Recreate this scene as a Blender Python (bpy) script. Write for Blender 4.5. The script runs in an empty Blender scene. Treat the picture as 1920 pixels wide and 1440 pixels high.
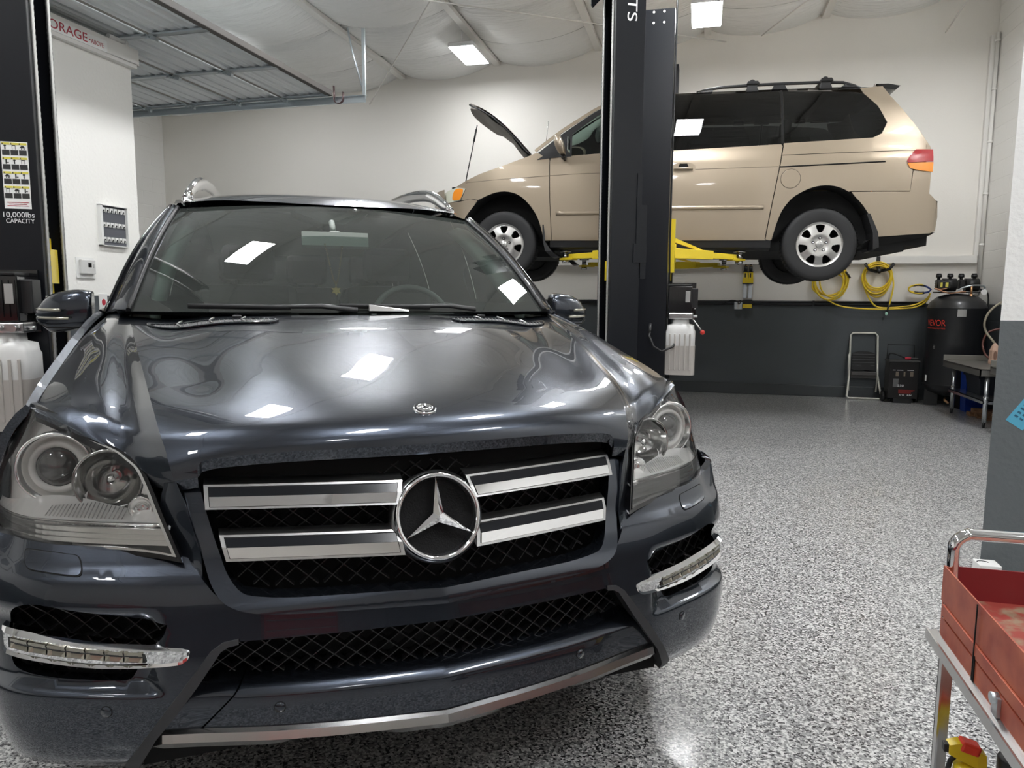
import bpy, bmesh, math, random
from mathutils import Vector, Matrix
from mathutils.geometry import delaunay_2d_cdt
random.seed(7)
SC = bpy.context.scene
COL = SC.collection
PI = math.pi

# ------------------------------------------------------------------ helpers
def interp(x, pts):
    """pts: sorted list of (x, y) -> smooth monotone-ish Catmull interpolation"""
    n = len(pts)
    if x <= pts[0][0]:
        s = (pts[1][1]-pts[0][1])/(pts[1][0]-pts[0][0]); return pts[0][1]+s*(x-pts[0][0])
    if x >= pts[-1][0]:
        s = (pts[-1][1]-pts[-2][1])/(pts[-1][0]-pts[-2][0]); return pts[-1][1]+s*(x-pts[-1][0])
    lo, hi = 0, n-1
    while hi-lo > 1:
        m = (lo+hi)//2
        if pts[m][0] <= x: lo = m
        else: hi = m
    x0, y0 = pts[lo]; x1, y1 = pts[hi]; h = x1-x0; t = (x-x0)/h
    d = (y1-y0)/h
    def sl(i):
        if i <= 0: return (pts[1][1]-pts[0][1])/(pts[1][0]-pts[0][0])
        if i >= n-1: return (pts[-1][1]-pts[-2][1])/(pts[-1][0]-pts[-2][0])
        a = (pts[i][1]-pts[i-1][1])/(pts[i][0]-pts[i-1][0]); b = (pts[i+1][1]-pts[i][1])/(pts[i+1][0]-pts[i][0])
        if a*b <= 0: return 0.0
        ha = pts[i][0]-pts[i-1][0]; hb = pts[i+1][0]-pts[i][0]
        w1 = 2*hb+ha; w2 = hb+2*ha
        return (w1+w2)/(w1/a+w2/b)
    m0, m1 = sl(lo), sl(hi)
    if lo == 0: m0 = d if m1 == 0 else (3*d-m1)/2 if (3*d-m1)*d > 0 else 0
    if hi == n-1: m1 = (3*d-m0)/2 if (3*d-m0)*d > 0 else 0
    t2, t3 = t*t, t*t*t
    return (2*t3-3*t2+1)*y0+(t3-2*t2+t)*h*m0+(-2*t3+3*t2)*y1+(t3-t2)*h*m1

def icurve(x, pts):
    """C1 (finite difference) cubic through rows (x, a, b, ...) -> tuple"""
    n = len(pts); x = max(pts[0][0]-.2, min(pts[-1][0]+.2, x)); i = 0
    while i < n-2 and x > pts[i+1][0]: i += 1
    p1, p2 = pts[i], pts[i+1]; h = p2[0]-p1[0]; t = (x-p1[0])/h; out = []
    for k in range(1, len(p1)):
        d = (p2[k]-p1[k])/h
        m1 = d if i == 0 else (p2[k]-pts[i-1][k])/(p2[0]-pts[i-1][0])
        m2 = d if i == n-2 else (pts[i+2][k]-p1[k])/(pts[i+2][0]-p1[0])
        if t < 0: out.append(p1[k]+m1*(x-p1[0])); continue
        if t > 1: out.append(p2[k]+m2*(x-p2[0])); continue
        t2, t3 = t*t, t*t*t
        out.append((2*t3-3*t2+1)*p1[k]+(t3-2*t2+t)*h*m1+(-2*t3+3*t2)*p2[k]+(t3-t2)*h*m2)
    return tuple(out)

def sst(a, b, x):
    t = min(1, max(0, (x-a)/(b-a))); return t*t*(3-2*t)

def in_poly(p, poly):
    x, y = p; c = False; n = len(poly); j = n-1
    for i in range(n):
        xi, yi = poly[i]; xj, yj = poly[j]
        if (yi > y) != (yj > y) and x < (xj-xi)*(y-yi)/(yj-yi)+xi: c = not c
        j = i
    return c

def resample(poly, step, closed=True):
    out = []; n = len(poly)
    for i in range(n if closed else n-1):
        a = Vector(poly[i]); b = Vector(poly[(i+1) % n]); k = max(1, int(math.ceil((b-a).length/step)))
        for j in range(k): out.append(tuple(a.lerp(b, j/k)))
    if not closed: out.append(tuple(poly[-1]))
    return out

def smooth_poly(pts, closed=True, sub=4):
    """Catmull-Rom through points; a point with 3rd item True (2D) stays a sharp corner"""
    n = len(pts); out = []
    for i in range(n if closed else n-1):
        p1 = pts[i]; p2 = pts[(i+1) % n]
        p0 = pts[(i-1) % n] if (closed or i > 0) else p1
        p3 = pts[(i+2) % n] if (closed or i+2 < n) else p2
        c1 = len(p1) > 2; c2 = len(p2) > 2
        a = Vector(p1[:2]); b = Vector(p2[:2])
        m1 = (b-a) if c1 else (b-Vector(p0[:2]))*.5
        m2 = (b-a) if c2 else (Vector(p3[:2])-a)*.5
        L = (b-a).length
        for m in (m1, m2):
            if m.length > L*1.2: m *= L*1.2/m.length
        for j in range(sub):
            t = j/sub; t2 = t*t; t3 = t2*t
            out.append(tuple((2*t3-3*t2+1)*a+(t3-2*t2+t)*m1+(-2*t3+3*t2)*b+(t3-t2)*m2))
    if not closed: out.append(tuple(pts[-1][:2]))
    return out

class MB:
    """collects shapes, builds one mesh object"""
    def __init__(s): s.v = []; s.f = []; s.sm = []
    def add(s, vs, fs, smooth=False):
        b = len(s.v); s.v += [Vector(v) for v in vs]
        for f in fs: s.f.append(tuple(i+b for i in f)); s.sm.append(smooth)
        return s
    def box(s, c, d, rot=None, bev=0):
        hx, hy, hz = d[0]/2, d[1]/2, d[2]/2; c = Vector(c)
        if bev and bev < min(hx, hy, hz):
            bm = bmesh.new(); bmesh.ops.create_cube(bm, size=1, matrix=Matrix.Diagonal((d[0], d[1], d[2], 1)))
            bmesh.ops.bevel(bm, geom=bm.edges[:], offset=bev, segments=2, profile=.5, affect='EDGES')
            vs = [v.co.copy() for v in bm.verts]; fs = [[v.index for v in f.verts] for f in bm.faces]; bm.free()
        else:
            vs = [Vector((x, y, z)) for x in (-hx, hx) for y in (-hy, hy) for z in (-hz, hz)]
            fs = [(0, 1, 3, 2), (4, 6, 7, 5), (0, 4, 5, 1), (2, 3, 7, 6), (0, 2, 6, 4), (1, 5, 7, 3)]
        if rot is not None: vs = [rot @ v for v in vs]
        return s.add([v+c for v in vs], fs)
    def b2(s, x0, x1, y0, y1, z0, z1, bev=0):
        return s.box(((x0+x1)/2, (y0+y1)/2, (z0+z1)/2), (abs(x1-x0), abs(y1-y0), abs(z1-z0)), bev=bev)
    def prism(s, poly, z0, z1, M=None, smooth=False):
        n = len(poly)
        a = sum(poly[i][0]*poly[(i+1) % n][1]-poly[(i+1) % n][0]*poly[i][1] for i in range(n))
        if a < 0: poly = poly[::-1]
        vs = [Vector((p[0], p[1], z0)) for p in poly]+[Vector((p[0], p[1], z1)) for p in poly]
        fs = [tuple(range(n-1, -1, -1)), tuple(range(n, 2*n))]+[(i, (i+1) % n, (i+1) % n+n, i+n) for i in range(n)]
        if M is not None: vs = [M @ v for v in vs]
        b = len(s.v); s.v += vs
        for k, f in enumerate(fs): s.f.append(tuple(i+b for i in f)); s.sm.append(smooth and k > 1)
        return s
    def cyl(s, a, b, r, n=16, r2=None, smooth=True, caps=True):
        a = Vector(a); b = Vector(b); r2 = r if r2 is None else r2
        d = (b-a).normalized(); u = d.orthogonal().normalized(); w = d.cross(u)
        vs = []
        for p, rr in ((a, r), (b, r2)):
            for i in range(n):
                t = 2*PI*i/n; vs.append(p+(u*math.cos(t)+w*math.sin(t))*rr)
        base = len(s.v); s.v += vs
        for i in range(n): s.f.append((base+i, base+(i+1) % n, base+n+(i+1) % n, base+n+i)); s.sm.append(smooth)
        if caps:
            s.f.append(tuple(base+i for i in range(n-1, -1, -1))); s.sm.append(False)
            s.f.append(tuple(base+n+i for i in range(n))); s.sm.append(False)
        return s
    def tube(s, pts, r, n=10, closed=False, caps=True, flat=None):
        pts = [Vector(p) for p in pts]; m = len(pts); base = len(s.v)
        T = []
        for i in range(m):
            if closed: t = pts[(i+1) % m]-pts[i-1]
            else: t = pts[min(i+1, m-1)]-pts[max(i-1, 0)]
            T.append(t.normalized())
        u = T[0].orthogonal().normalized() if flat is None else (Vector(flat)-T[0]*Vector(flat).dot(T[0])).normalized()
        for i in range(m):
            if flat is not None: u = Vector(flat)
            u = u-T[i]*u.dot(T[i])
            if u.length < 1e-6: u = T[i].orthogonal()
            u.normalize(); w = T[i].cross(u)
            rr = r[i] if isinstance(r, (list, tuple)) and len(r) == m and m != 2 else r
            if isinstance(rr, (list, tuple)): ra, rb = rr
            else: ra = rb = rr
            for k in range(n):
                a = 2*PI*k/n; s.v.append(pts[i]+u*math.cos(a)*ra+w*math.sin(a)*rb)
        for i in range(m if closed else m-1):
            j = (i+1) % m
            for k in range(n):
                s.f.append((base+i*n+k, base+i*n+(k+1) % n, base+j*n+(k+1) % n, base+j*n+k)); s.sm.append(True)
        if caps and not closed:
            s.f.append(tuple(base+k for k in range(n-1, -1, -1))); s.sm.append(False)
            s.f.append(tuple(base+(m-1)*n+k for k in range(n))); s.sm.append(False)
        return s
    def lathe(s, prof, M=None, n=32, smooth=True, caps=False):
        """prof: (r, z) list, about local z"""
        base = len(s.v); m = len(prof)
        for (r, z) in prof:
            for k in range(n):
                a = 2*PI*k/n; v = Vector((r*math.cos(a), r*math.sin(a), z)); s.v.append(M @ v if M is not None else v)
        for i in range(m-1):
            for k in range(n):
                s.f.append((base+i*n+k, base+i*n+(k+1) % n, base+(i+1)*n+(k+1) % n, base+(i+1)*n+k)); s.sm.append(smooth)
        for i, rev in ((0, True), (m-1, False)):
            if caps and prof[i][0] > 1e-6:
                f = [base+i*n+k for k in range(n)]
                s.f.append(tuple(f[::-1] if rev else f)); s.sm.append(False)
        return s
    def grid(s, S, nu, nv, u0=0, u1=1, v0=0, v1=1, smooth=True, flip=False):
        base = len(s.v)
        for j in range(nv+1):
            for i in range(nu+1):
                s.v.append(Vector(S(u0+(u1-u0)*i/nu, v0+(v1-v0)*j/nv)))
        for j in range(nv):
            for i in range(nu):
                a = base+j*(nu+1)+i; f = (a, a+1, a+nu+2, a+nu+1)
                s.f.append(f[::-1] if flip else f); s.sm.append(smooth)
        return s
    def sweep(s, secs, closed_sec=True, caps=True, smooth=False):
        """secs: list of equal length point lists"""
        n = len(secs[0]); base = len(s.v)
        for sec in secs: s.v += [Vector(p) for p in sec]
        for i in range(len(secs)-1):
            for k in range(n if closed_sec else n-1):
                s.f.append((base+i*n+k, base+i*n+(k+1) % n, base+(i+1)*n+(k+1) % n, base+(i+1)*n+k)); s.sm.append(smooth)
        if caps and closed_sec:
            s.f.append(tuple(base+k for k in range(n-1, -1, -1))); s.sm.append(False)
            s.f.append(tuple(base+(len(secs)-1)*n+k for k in range(n))); s.sm.append(False)
        return s
    def xf(s, M, start=0):
        for i in range(start, len(s.v)): s.v[i] = M @ s.v[i]
        return s
    def build(s, name, mat, parent=None, fix=True, bev=0, sub=0):
        me = bpy.data.meshes.new(name); me.from_pydata(s.v, [], s.f); me.update()
        for p, q in zip(me.polygons, s.sm): p.use_smooth = q
        if fix:
            bm = bmesh.new(); bm.from_mesh(me); bmesh.ops.recalc_face_normals(bm, faces=bm.faces[:]); bm.to_mesh(me); bm.free()
        o = bpy.data.objects.new(name, me); COL.objects.link(o)
        if mat is not None: me.materials.append(mat)
        if parent is not None: o.parent = parent
        if bev:
            m = o.modifiers.new('b', 'BEVEL'); m.width = bev; m.segments = 2; m.limit_method = 'ANGLE'; m.angle_limit = .6
        if sub:
            m = o.modifiers.new('s', 'SUBSURF'); m.levels = sub; m.render_levels = sub
        return o

def tag(o, label=None, cat=None, group=None, kind=None):
    if label: o['label'] = label
    if cat: o['category'] = cat
    if group: o['group'] = group
    if kind: o['kind'] = kind
    return o
def thing(name, label, cat, loc=(0, 0, 0), rz=0, group=None):
    o = bpy.data.objects.new(name, None); COL.objects.link(o)
    o.location = loc; o.rotation_euler = (0, 0, rz); o.empty_display_size = .1
    return tag(o, label, cat, group)

def text_mesh(name, txt, size, mat, M, parent=None, align='CENTER', ext=.0006, width=None, height=None, spacing=1.0):
    cu = bpy.data.curves.new(name, 'FONT'); cu.body = txt; cu.size = size; cu.align_x = align; cu.align_y = 'CENTER'; cu.extrude = ext
    cu.space_character = spacing
    t = bpy.data.objects.new(name, cu); COL.objects.link(t)
    dg = bpy.context.evaluated_depsgraph_get(); me = bpy.data.meshes.new_from_object(t.evaluated_get(dg))
    bpy.data.objects.remove(t); bpy.data.curves.remove(cu)
    xs = [v.co.x for v in me.vertices]; ys = [v.co.y for v in me.vertices]
    sx = width/(max(xs)-min(xs)) if width else 1; sy = height/(max(ys)-min(ys)) if height else 1
    me.transform(Matrix.Diagonal((sx, sy, 1, 1)))
    me.transform(M)
    o = bpy.data.objects.new(name, me); COL.objects.link(o); me.materials.append(mat)
    if parent is not None: o.parent = parent
    return o

def frame(o, ex, ey, ez=None):
    ex = Vector(ex).normalized(); ey = Vector(ey).normalized()
    ez = ex.cross(ey).normalized() if ez is None else Vector(ez).normalized()
    m = Matrix((ex, ey, ez)).transposed().to_4x4(); m.translation = Vector(o); return m

def panel(name, mat, parent, outline, S, step, holes=(), lines=(), depth=0.0, ddir=None, eps=.0008, flip=False, off=0.0, rim_holes=True, extra=None):
    """triangulated trimmed surface: outline/holes in (u,v), S(u,v)->3D, rim extruded by depth along ddir (or -normal).
       extra: list of (outline,S-less) merged into same mesh (mirror copies)"""
    jobs = [(outline, holes, lines, S, flip)]
    if extra: jobs += extra
    V = []; N = []; F = []
    for (outl, hls, lns, SS, fl) in jobs:
        loops = [resample(outl, step*.7)]+[resample(h, step*.7) for h in hls]
        pts = []; edges = []
        for lp in loops:
            b = len(pts); pts += [Vector(p) for p in lp]; m = len(lp)
            edges += [(b+i, b+(i+1) % m) for i in range(m)]
        for ln in lns:
            lp = resample(ln, step*.7, closed=False); b = len(pts); pts += [Vector(p) for p in lp]
            edges += [(b+i, b+i+1) for i in range(len(lp)-1)]
        us = [p[0] for p in outl]; vs = [p[1] for p in outl]
        # boundary proximity hash
        cell = step; near = {}
        for p in pts: near.setdefault((int(p[0]//cell), int(p[1]//cell)), []).append(p)
        def close(x, y):
            cx, cy = int(x//cell), int(y//cell)
            for i in (-1, 0, 1):
                for j in (-1, 0, 1):
                    for q in near.get((cx+i, cy+j), ()):
                        if (q[0]-x)**2+(q[1]-y)**2 < (step*.45)**2: return True
            return False
        gp = []; r = 0; v = min(vs)+step*.5
        while v < max(vs):
            u = min(us)+(step*.5 if r % 2 else step*.05)
            while u < max(us):
                if in_poly((u, v), loops[0]) and not any(in_poly((u, v), h) for h in loops[1:]) and not close(u, v): gp.append(Vector((u, v)))
                u += step
            v += step*.87; r += 1
        ov, oe, of, *_ = delaunay_2d_cdt(pts+gp, edges, [], 0, 1e-6)
        b = len(V)
        for p in ov:
            P = Vector(SS(p[0], p[1])); du = Vector(SS(p[0]+eps, p[1]))-Vector(SS(p[0]-eps, p[1])); dv = Vector(SS(p[0], p[1]+eps))-Vector(SS(p[0], p[1]-eps))
            nn = du.cross(dv)
            if nn.length < 1e-12: nn = Vector((0, -1, 0))
            nn.normalize()
            if fl: nn = -nn
            V.append(P+nn*off); N.append(nn)
        faces = []
        for f in of:
            c = ((ov[f[0]][0]+ov[f[1]][0]+ov[f[2]][0])/3, (ov[f[0]][1]+ov[f[1]][1]+ov[f[2]][1])/3)
            if not in_poly(c, loops[0]) or any(in_poly(c, h) for h in loops[1:]): continue
            q = [b+i for i in f]
            fn = (V[q[1]]-V[q[0]]).cross(V[q[2]]-V[q[0]])
            if fn.dot(N[q[0]]) < 0: q = q[::-1]
            faces.append(tuple(q))
        F += faces
        if depth:
            ec = {}
            for q in faces:
                for i in range(3):
                    e = (q[i], q[(i+1) % 3]); k = (min(e), max(e)); ec.setdefault(k, []).append(e)
            for k, es in ec.items():
                if len(es) != 1: continue
                a, c = es[0]
                dd = (lambda i: Vector(ddir)) if ddir is not None else (lambda i: -N[i])
                A, Cc = V[a], V[c]; A2 = A+dd(a)*depth; C2 = Cc+dd(c)*depth
                nn = (Cc-A).cross(A2-A)
                if nn.length < 1e-14: continue
                nn = -nn.normalized(); i0 = len(V)
                V += [A, Cc, C2, A2]; N += [nn]*4; F.append((i0+1, i0, i0+3, i0+2))
    me = bpy.data.meshes.new(name); me.from_pydata(V, [], F); me.update()
    for p in me.polygons: p.use_smooth = True
    me.normals_split_custom_set_from_vertices([tuple(n) for n in N])
    me.materials.append(mat)
    o = bpy.data.objects.new(name, me); COL.objects.link(o)
    if parent is not None: o.parent = parent
    return o

# ------------------------------------------------------------------ materials
def mat(name, col=(.5, .5, .5), rough=.5, metal=0., **k):
    m = bpy.data.materials.new(name); m.use_nodes = True; b = m.node_tree.nodes['Principled BSDF']
    b.inputs['Base Color'].default_value = (*col, 1); b.inputs['Roughness'].default_value = rough; b.inputs['Metallic'].default_value = metal
    for a, v in k.items():
        nm = {'coat': 'Coat Weight', 'coat_r': 'Coat Roughness', 'spec': 'Specular IOR Level', 'trans': 'Transmission Weight', 'ior': 'IOR', 'emit': 'Emission Strength', 'emit_col': 'Emission Color', 'alpha': 'Alpha', 'sss': 'Subsurface Weight'}[a]
        b.inputs[nm].default_value = (*v, 1) if a == 'emit_col' else v
    return m
def nodes(m): return m.node_tree.nodes, m.node_tree.links, m.node_tree.nodes['Principled BSDF']
def add_noise_bump(m, scale, strength, dist=.001, detail=3, coord='Object'):
    N, L, b = nodes(m); tc = N.new('ShaderNodeTexCoord'); n = N.new('ShaderNodeTexNoise'); n.inputs['Scale'].default_value = scale; n.inputs['Detail'].default_value = detail
    bp = N.new('ShaderNodeBump'); bp.inputs['Strength'].default_value = strength; bp.inputs['Distance'].default_value = dist
    L.new(tc.outputs[coord], n.inputs['Vector']); L.new(n.outputs['Fac'], bp.inputs['Height']); L.new(bp.outputs['Normal'], b.inputs['Normal'])
    return m
def add_color_noise(m, scale, c1, c2, lo=.4, hi=.6, detail=4, coord='Object', stretch=None):
    N, L, b = nodes(m); tc = N.new('ShaderNodeTexCoord'); n = N.new('ShaderNodeTexNoise'); n.inputs['Scale'].default_value = scale; n.inputs['Detail'].default_value = detail
    r = N.new('ShaderNodeValToRGB'); r.color_ramp.elements[0].position = lo; r.color_ramp.elements[1].position = hi
    r.color_ramp.elements[0].color = (*c1, 1); r.color_ramp.elements[1].color = (*c2, 1)
    if stretch:
        mp = N.new('ShaderNodeMapping'); mp.inputs['Scale'].default_value = stretch; L.new(tc.outputs[coord], mp.inputs['Vector']); L.new(mp.outputs['Vector'], n.inputs['Vector'])
    else: L.new(tc.outputs[coord], n.inputs['Vector'])
    L.new(n.outputs['Fac'], r.inputs['Fac']); L.new(r.outputs['Color'], b.inputs['Base Color'])
    return m
def glass_mat(name, tint, refl=1.0, rough=0.0, ior=1.5, haze=0.0, haze_col=(.6, .6, .6)):
    m = bpy.data.materials.new(name); m.use_nodes = True; nt = m.node_tree; N = nt.nodes; L = nt.links; N.remove(N['Principled BSDF'])
    out = N['Material Output']; tr = N.new('ShaderNodeBsdfTransparent'); tr.inputs['Color'].default_value = (*tint, 1)
    gl = N.new('ShaderNodeBsdfGlossy'); gl.inputs['Roughness'].default_value = rough; gl.inputs['Color'].default_value = (refl, refl, refl, 1)
    fr = N.new('ShaderNodeFresnel'); fr.inputs['IOR'].default_value = ior; mx = N.new('ShaderNodeMixShader')
    L.new(fr.outputs[0], mx.inputs[0]); L.new(tr.outputs[0], mx.inputs[1]); L.new(gl.outputs[0], mx.inputs[2])
    last = mx
    if haze:
        df = N.new('ShaderNodeBsdfDiffuse'); df.inputs['Color'].default_value = (*haze_col, 1); m2 = N.new('ShaderNodeMixShader'); m2.inputs[0].default_value = haze
        L.new(mx.outputs[0], m2.inputs[1]); L.new(df.outputs[0], m2.inputs[2]); last = m2
    L.new(last.outputs[0], out.inputs[0]); return m

M = {}
# SUV
M['paint'] = mat('graphite_metallic_paint', (.036, .043, .057), .26, .9, coat=1.0, coat_r=.015)
def flakes(m, sc=900, amt=.25):
    N, L, b = nodes(m); tc = N.new('ShaderNodeTexCoord'); v = N.new('ShaderNodeTexVoronoi'); v.inputs['Scale'].default_value = sc
    bp = N.new('ShaderNodeBump'); bp.inputs['Strength'].default_value = amt; bp.inputs['Distance'].default_value = .0004
    L.new(tc.outputs['Object'], v.inputs['Vector']); L.new(v.outputs['Distance'], bp.inputs['Height']); L.new(bp.outputs['Normal'], b.inputs['Normal'])
flakes(M['paint'])
M['tan'] = mat('gold_beige_metallic_paint', (.375, .305, .225), .38, .5, coat=.8, coat_r=.05); 
M['chrome'] = mat('chrome', (.82, .82, .83), .04, 1.0)
M['satin'] = mat('satin_silver', (.58, .58, .58), .28, 1.0)
M['steelbar'] = mat('brushed_steel', (.55, .54, .53), .22, 1.0)
M['blackgloss'] = mat('gloss_black', (.006, .006, .007), .12, 0, coat=.5)
M['blackpl'] = mat('black_plastic', (.012, .012, .013), .42)
M['blacktrim'] = mat('grained_black_trim', (.03, .031, .034), .5); add_noise_bump(M['blacktrim'], 700, .3)
M['void'] = mat('dark_cavity', (.004, .004, .004), .9)
M['rubber'] = mat('tyre_rubber', (.018, .018, .019), .62); add_noise_bump(M['rubber'], 120, .15)
M['liner'] = mat('wheel_well_liner', (.012, .012, .012), .8)
M['lens'] = glass_mat('clear_lens', (.97, .97, .97), 1.0, .0, 1.45, haze=.012, haze_col=(.8, .8, .78))
M['refl'] = mat('lamp_reflector', (.93, .93, .92), .14, .95)
M['bowl'] = add_noise_bump(mat('lamp_bowl', (.95, .95, .93), .20, .15, coat=.8), 38, .5, .004, 1)
M['lampgrey'] = mat('lamp_bezel_grey', (.50, .50, .49), .3, .6)
M['projlens'] = mat('projector_glass', (.02, .021, .022), .02, 0, coat=1.0)
M['amber'] = mat('amber_reflector', (.75, .2, .03), .25, 0, coat=.5)
M['redlens'] = mat('red_lens', (.36, .008, .014), .12, 0, coat=1.0)
M['amberlens'] = mat('amber_lens', (.85, .28, .02), .15, 0, coat=1.0)
M['windshield'] = glass_mat('green_tinted_glass', (.52, .62, .58), 1.0, .0, 1.6, haze=.05, haze_col=(.50, .55, .51))
M['privacy'] = glass_mat('dark_privacy_glass', (.045, .05, .05), 1.0, .0, 1.52)
M['sideglass'] = glass_mat('side_glass', (.62, .74, .70), 1.0, .0, 1.5)
M['frit'] = mat('black_glass_border', (.010, .010, .011), .08, 0, coat=1.0)
M['interior'] = mat('dark_interior_fabric', (.035, .035, .033), .85)
M['leather'] = mat('grey_leather', (.13, .13, .12), .5)
M['gold'] = mat('gold_metal', (.85, .55, .16), .25, 1.0)
M['mirrorglass'] = mat('mirror_glass', (.75, .8, .78), .03, 1.0)
M['white_pl'] = mat('white_plastic', (.78, .78, .76), .4)
M['alloy'] = mat('machined_alloy', (.62, .61, .59), .3, .9)
M['ledlens'] = mat('running_lamp_lens', (.33, .31, .25), .12, .4, coat=1.0)
M['darkpaint'] = M['paint']
# ------------------------------------------------------------------ dark grey SUV
SUV = thing('suv', 'dark grey metallic SUV parked nose-on in front, chrome three-pointed star on its grille', 'car', (-.5416, 1.4639, 0), .60335)

BP = [(0, -.058), (.2, -.036), (.35, -.010), (.5, .028), (.6, .052), (.7, .088), (.8, .132), (.86, .17)]
UX = [(0, 0), (.2, .2), (.5, .5), (.8, .8), (.86, .86), (.91, .905), (.96, .937), (1.02, .953), (1.12, .958), (1.40, .962)]
UY = [(0, -.058), (.2, -.036), (.35, -.010), (.5, .028), (.6, .052), (.7, .088), (.8, .132), (.86, .17), (.91, .215), (.96, .275), (1.02, .35), (1.12, .46), (1.40, .74)]
DZ = [(.25, .04), (.27, .022), (.30, 0), (.36, -.015), (.43, -.018), (.50, -.012), (.56, 0), (.62, .012), (.655, .024), (.672, .034), (.69, .058), (.715, .082), (.74, .105), (.80, .16)]
def BODY(u, z):
    a = abs(u); s = 1 if u >= 0 else -1
    x = interp(a, UX); y = interp(a, UY)+interp(z, DZ)*(1 if a < .86 else 1-.75*sst(.86, 1.0, a))
    # chin step under the fog lamps
    y += .034*sst(.442, .462, z)*(1-sst(.57, .62, z))*sst(.555, .61, a)*(1-.6*sst(.9, 1.0, a))
    # tuck-in towards the sill
    x -= .035*(1-sst(.25, .42, z))*sst(.8, 1.0, a)
    # grille surround: bulges out round the opening
    return (s*x, y, z)
# grille surround surface (sits over the bumper in the middle)
SY = [(.55, -.052), (.60, -.060), (.62, -.055), (.66, -.035), (.71, -.008), (.76, .008), (.81, .03), (.86, .055), (.90, .06)]
def SURR(u, z):
    a = abs(u); base = .19*a+.07*a*a
    ee = interp(z, SY)
    return (u, ee+base*(.9-.25*(1-sst(.60, .68, z))), z)

gr_in = [(0, .627), (.15, .628), (.30, .628), (.37, .632), (.41, .640), (.436, .668), (.452, .71), (.466, .757), (.480, .806), (.492, .857), (.492, .875)]
gr_out = [(0, .596), (.15, .598), (.30, .600), (.39, .606), (.44, .622), (.468, .652), (.484, .70), (.500, .757), (.515, .81), (.527, .862), (.53, .875)]
gi = smooth_poly([(p[0], p[1]) for p in gr_in], closed=False, sub=4)
go = smooth_poly([(p[0], p[1]) for p in gr_out], closed=False, sub=4)
def sym(l): return [(-x, z) for x, z in l[::-1] if x > 1e-6]+l
surr = sym(go)+sym(gi)[::-1]
def SURR2(u, z):
    x, y, zz = SURR(u, z); a = abs(u)
    # rounded lip: distance to inner/outer limits
    return (x, y, zz)
panel('grille_surround', M['paint'], SUV, surr, SURR2, .014, depth=.05, ddir=(0, 1, 0), off=.004)

# narrow painted pillars between the surround and the lamps
def PIL(s):
    def S(u, v):  # u 0 inner 1 outer, v 0 bottom 1 top
        a = Vector(icurve(v, [(0, .487, .062, .665), (.25, .489, .080, .712), (.5, .503, .100, .762), (.75, .518, .118, .815), (1, .533, .130, .858)]))
        b = Vector(icurve(v, [(0, .505, .085, .690), (.25, .540, .135, .712), (.5, .556, .152, .755), (.75, .570, .172, .800), (1, .560, .162, .852)]))
        p = a.lerp(b, u); return (s*p.x, p.y-.004*math.sin(PI*min(1, max(0, u))), p.z)
    return S
for s in (1, -1):
    S = PIL(s)
    panel('lamp_side_panel', M['paint'], SUV, [(0, 0), (.09, 0), (.09, .22), (0, .22)], (lambda S: (lambda u, v: S(u/.09, v/.22)))(S), .01, depth=.03, ddir=(0, 1, 0))
# bumper skin
bo = []
up = [(.505, .70), (.535, .706), (.58, .716), (.652, .722), (.773, .724), (.85, .730), (.90, .738), (.95, .752), (1.02, .77), (1.12, .78), (1.30, .785)]
dn = [(1.30, .36), (1.16, .33), (1.06, .292), (.98, .277), (.90, .272), (.80, .270), (.70, .268), (.652, .268)]
stripe_out = [(.640, .285), (.605, .350), (.56, .41), (.51, .475), (.472, .525), (.45, .541), (.42, .547)]
lgt = [(.3, .551), (.15, .554), (0, .556)]
right = up[::-1]
half = [(x, z) for x, z in lgt[::-1]]+[(x, z) for x, z in stripe_out[::-1]]+[(x, z) for x, z in dn[::-1]]+up[::-1]
half += [(.493, .676), (.468, .645), (.440, .618), (.39, .602), (.30, .597), (.15, .595), (0, .593)]
full = half+[(-x, z) for x, z in half[::-1] if x > 1e-6]
fog_o = smooth_poly([(.555, .585, 1), (.70, .607), (.80, .622), (.835, .618), (.858, .603), (.869, .578), (.869, .50), (.855, .476), (.80, .466), (.70, .462), (.636, .464), (.618, .485), (.60, .52), (.565, .56)], sub=4)
fog_m = [(-x, z) for x, z in fog_o][::-1]
crl = [[(s*.50, .668), (s*.6, .67), (s*.8, .674), (s*1.0, .68), (s*1.25, .69)] for s in (1, -1)]
panel('front_bumper', M['paint'], SUV, full, BODY, .0125, holes=[fog_o, fog_m], lines=crl, depth=.03, ddir=(0, 1, 0))

# lower centre panel between the stripes, with its light-catching top lip
def LOW(u, z):
    a = abs(u); y = interp(a, BP)+.0
    y += interp(z, [(.33, .004), (.35, .0), (.40, .0), (.427, .003), (.438, .016), (.452, .05), (.47, .10)])
    return (u, y, z)
lo = [(0, .352), (.3, .352), (.50, .356), (.578, .362), (.545, .405), (.515, .447), (.497, .462), (.35, .458), (.2, .456), (0, .455)]
lof = lo+[(-x, z) for x, z in lo[::-1] if x > 1e-6]
# right-hand (image left) end piece is split by a seam
seam = .452
lo_main = [p for p in lof if p[0] > -seam]
lo_main = lo+[(-x, z) for x, z in lo[::-1] if 1e-6 < x <= .35]
lo_main = lo+[(-.2, .456), (-.35, .458), (-.405, .459), (-.425, .435), (-.50, .356), (-.3, .352)]
panel('lower_bumper_panel', M['paint'], SUV, lo_main, LOW, .012, lines=[[(-.42, .43), (0, .43), (.53, .43)]], depth=.04, ddir=(0, 1, 0))
panel('tow_hook_cover', M['paint'], SUV, [(-.505, .3565), (-.578, .362), (-.545, .405), (-.515, .447), (-.497, .462), (-.409, .459), (-.429, .435)], LOW, .012, depth=.04, ddir=(0, 1, 0))
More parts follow.
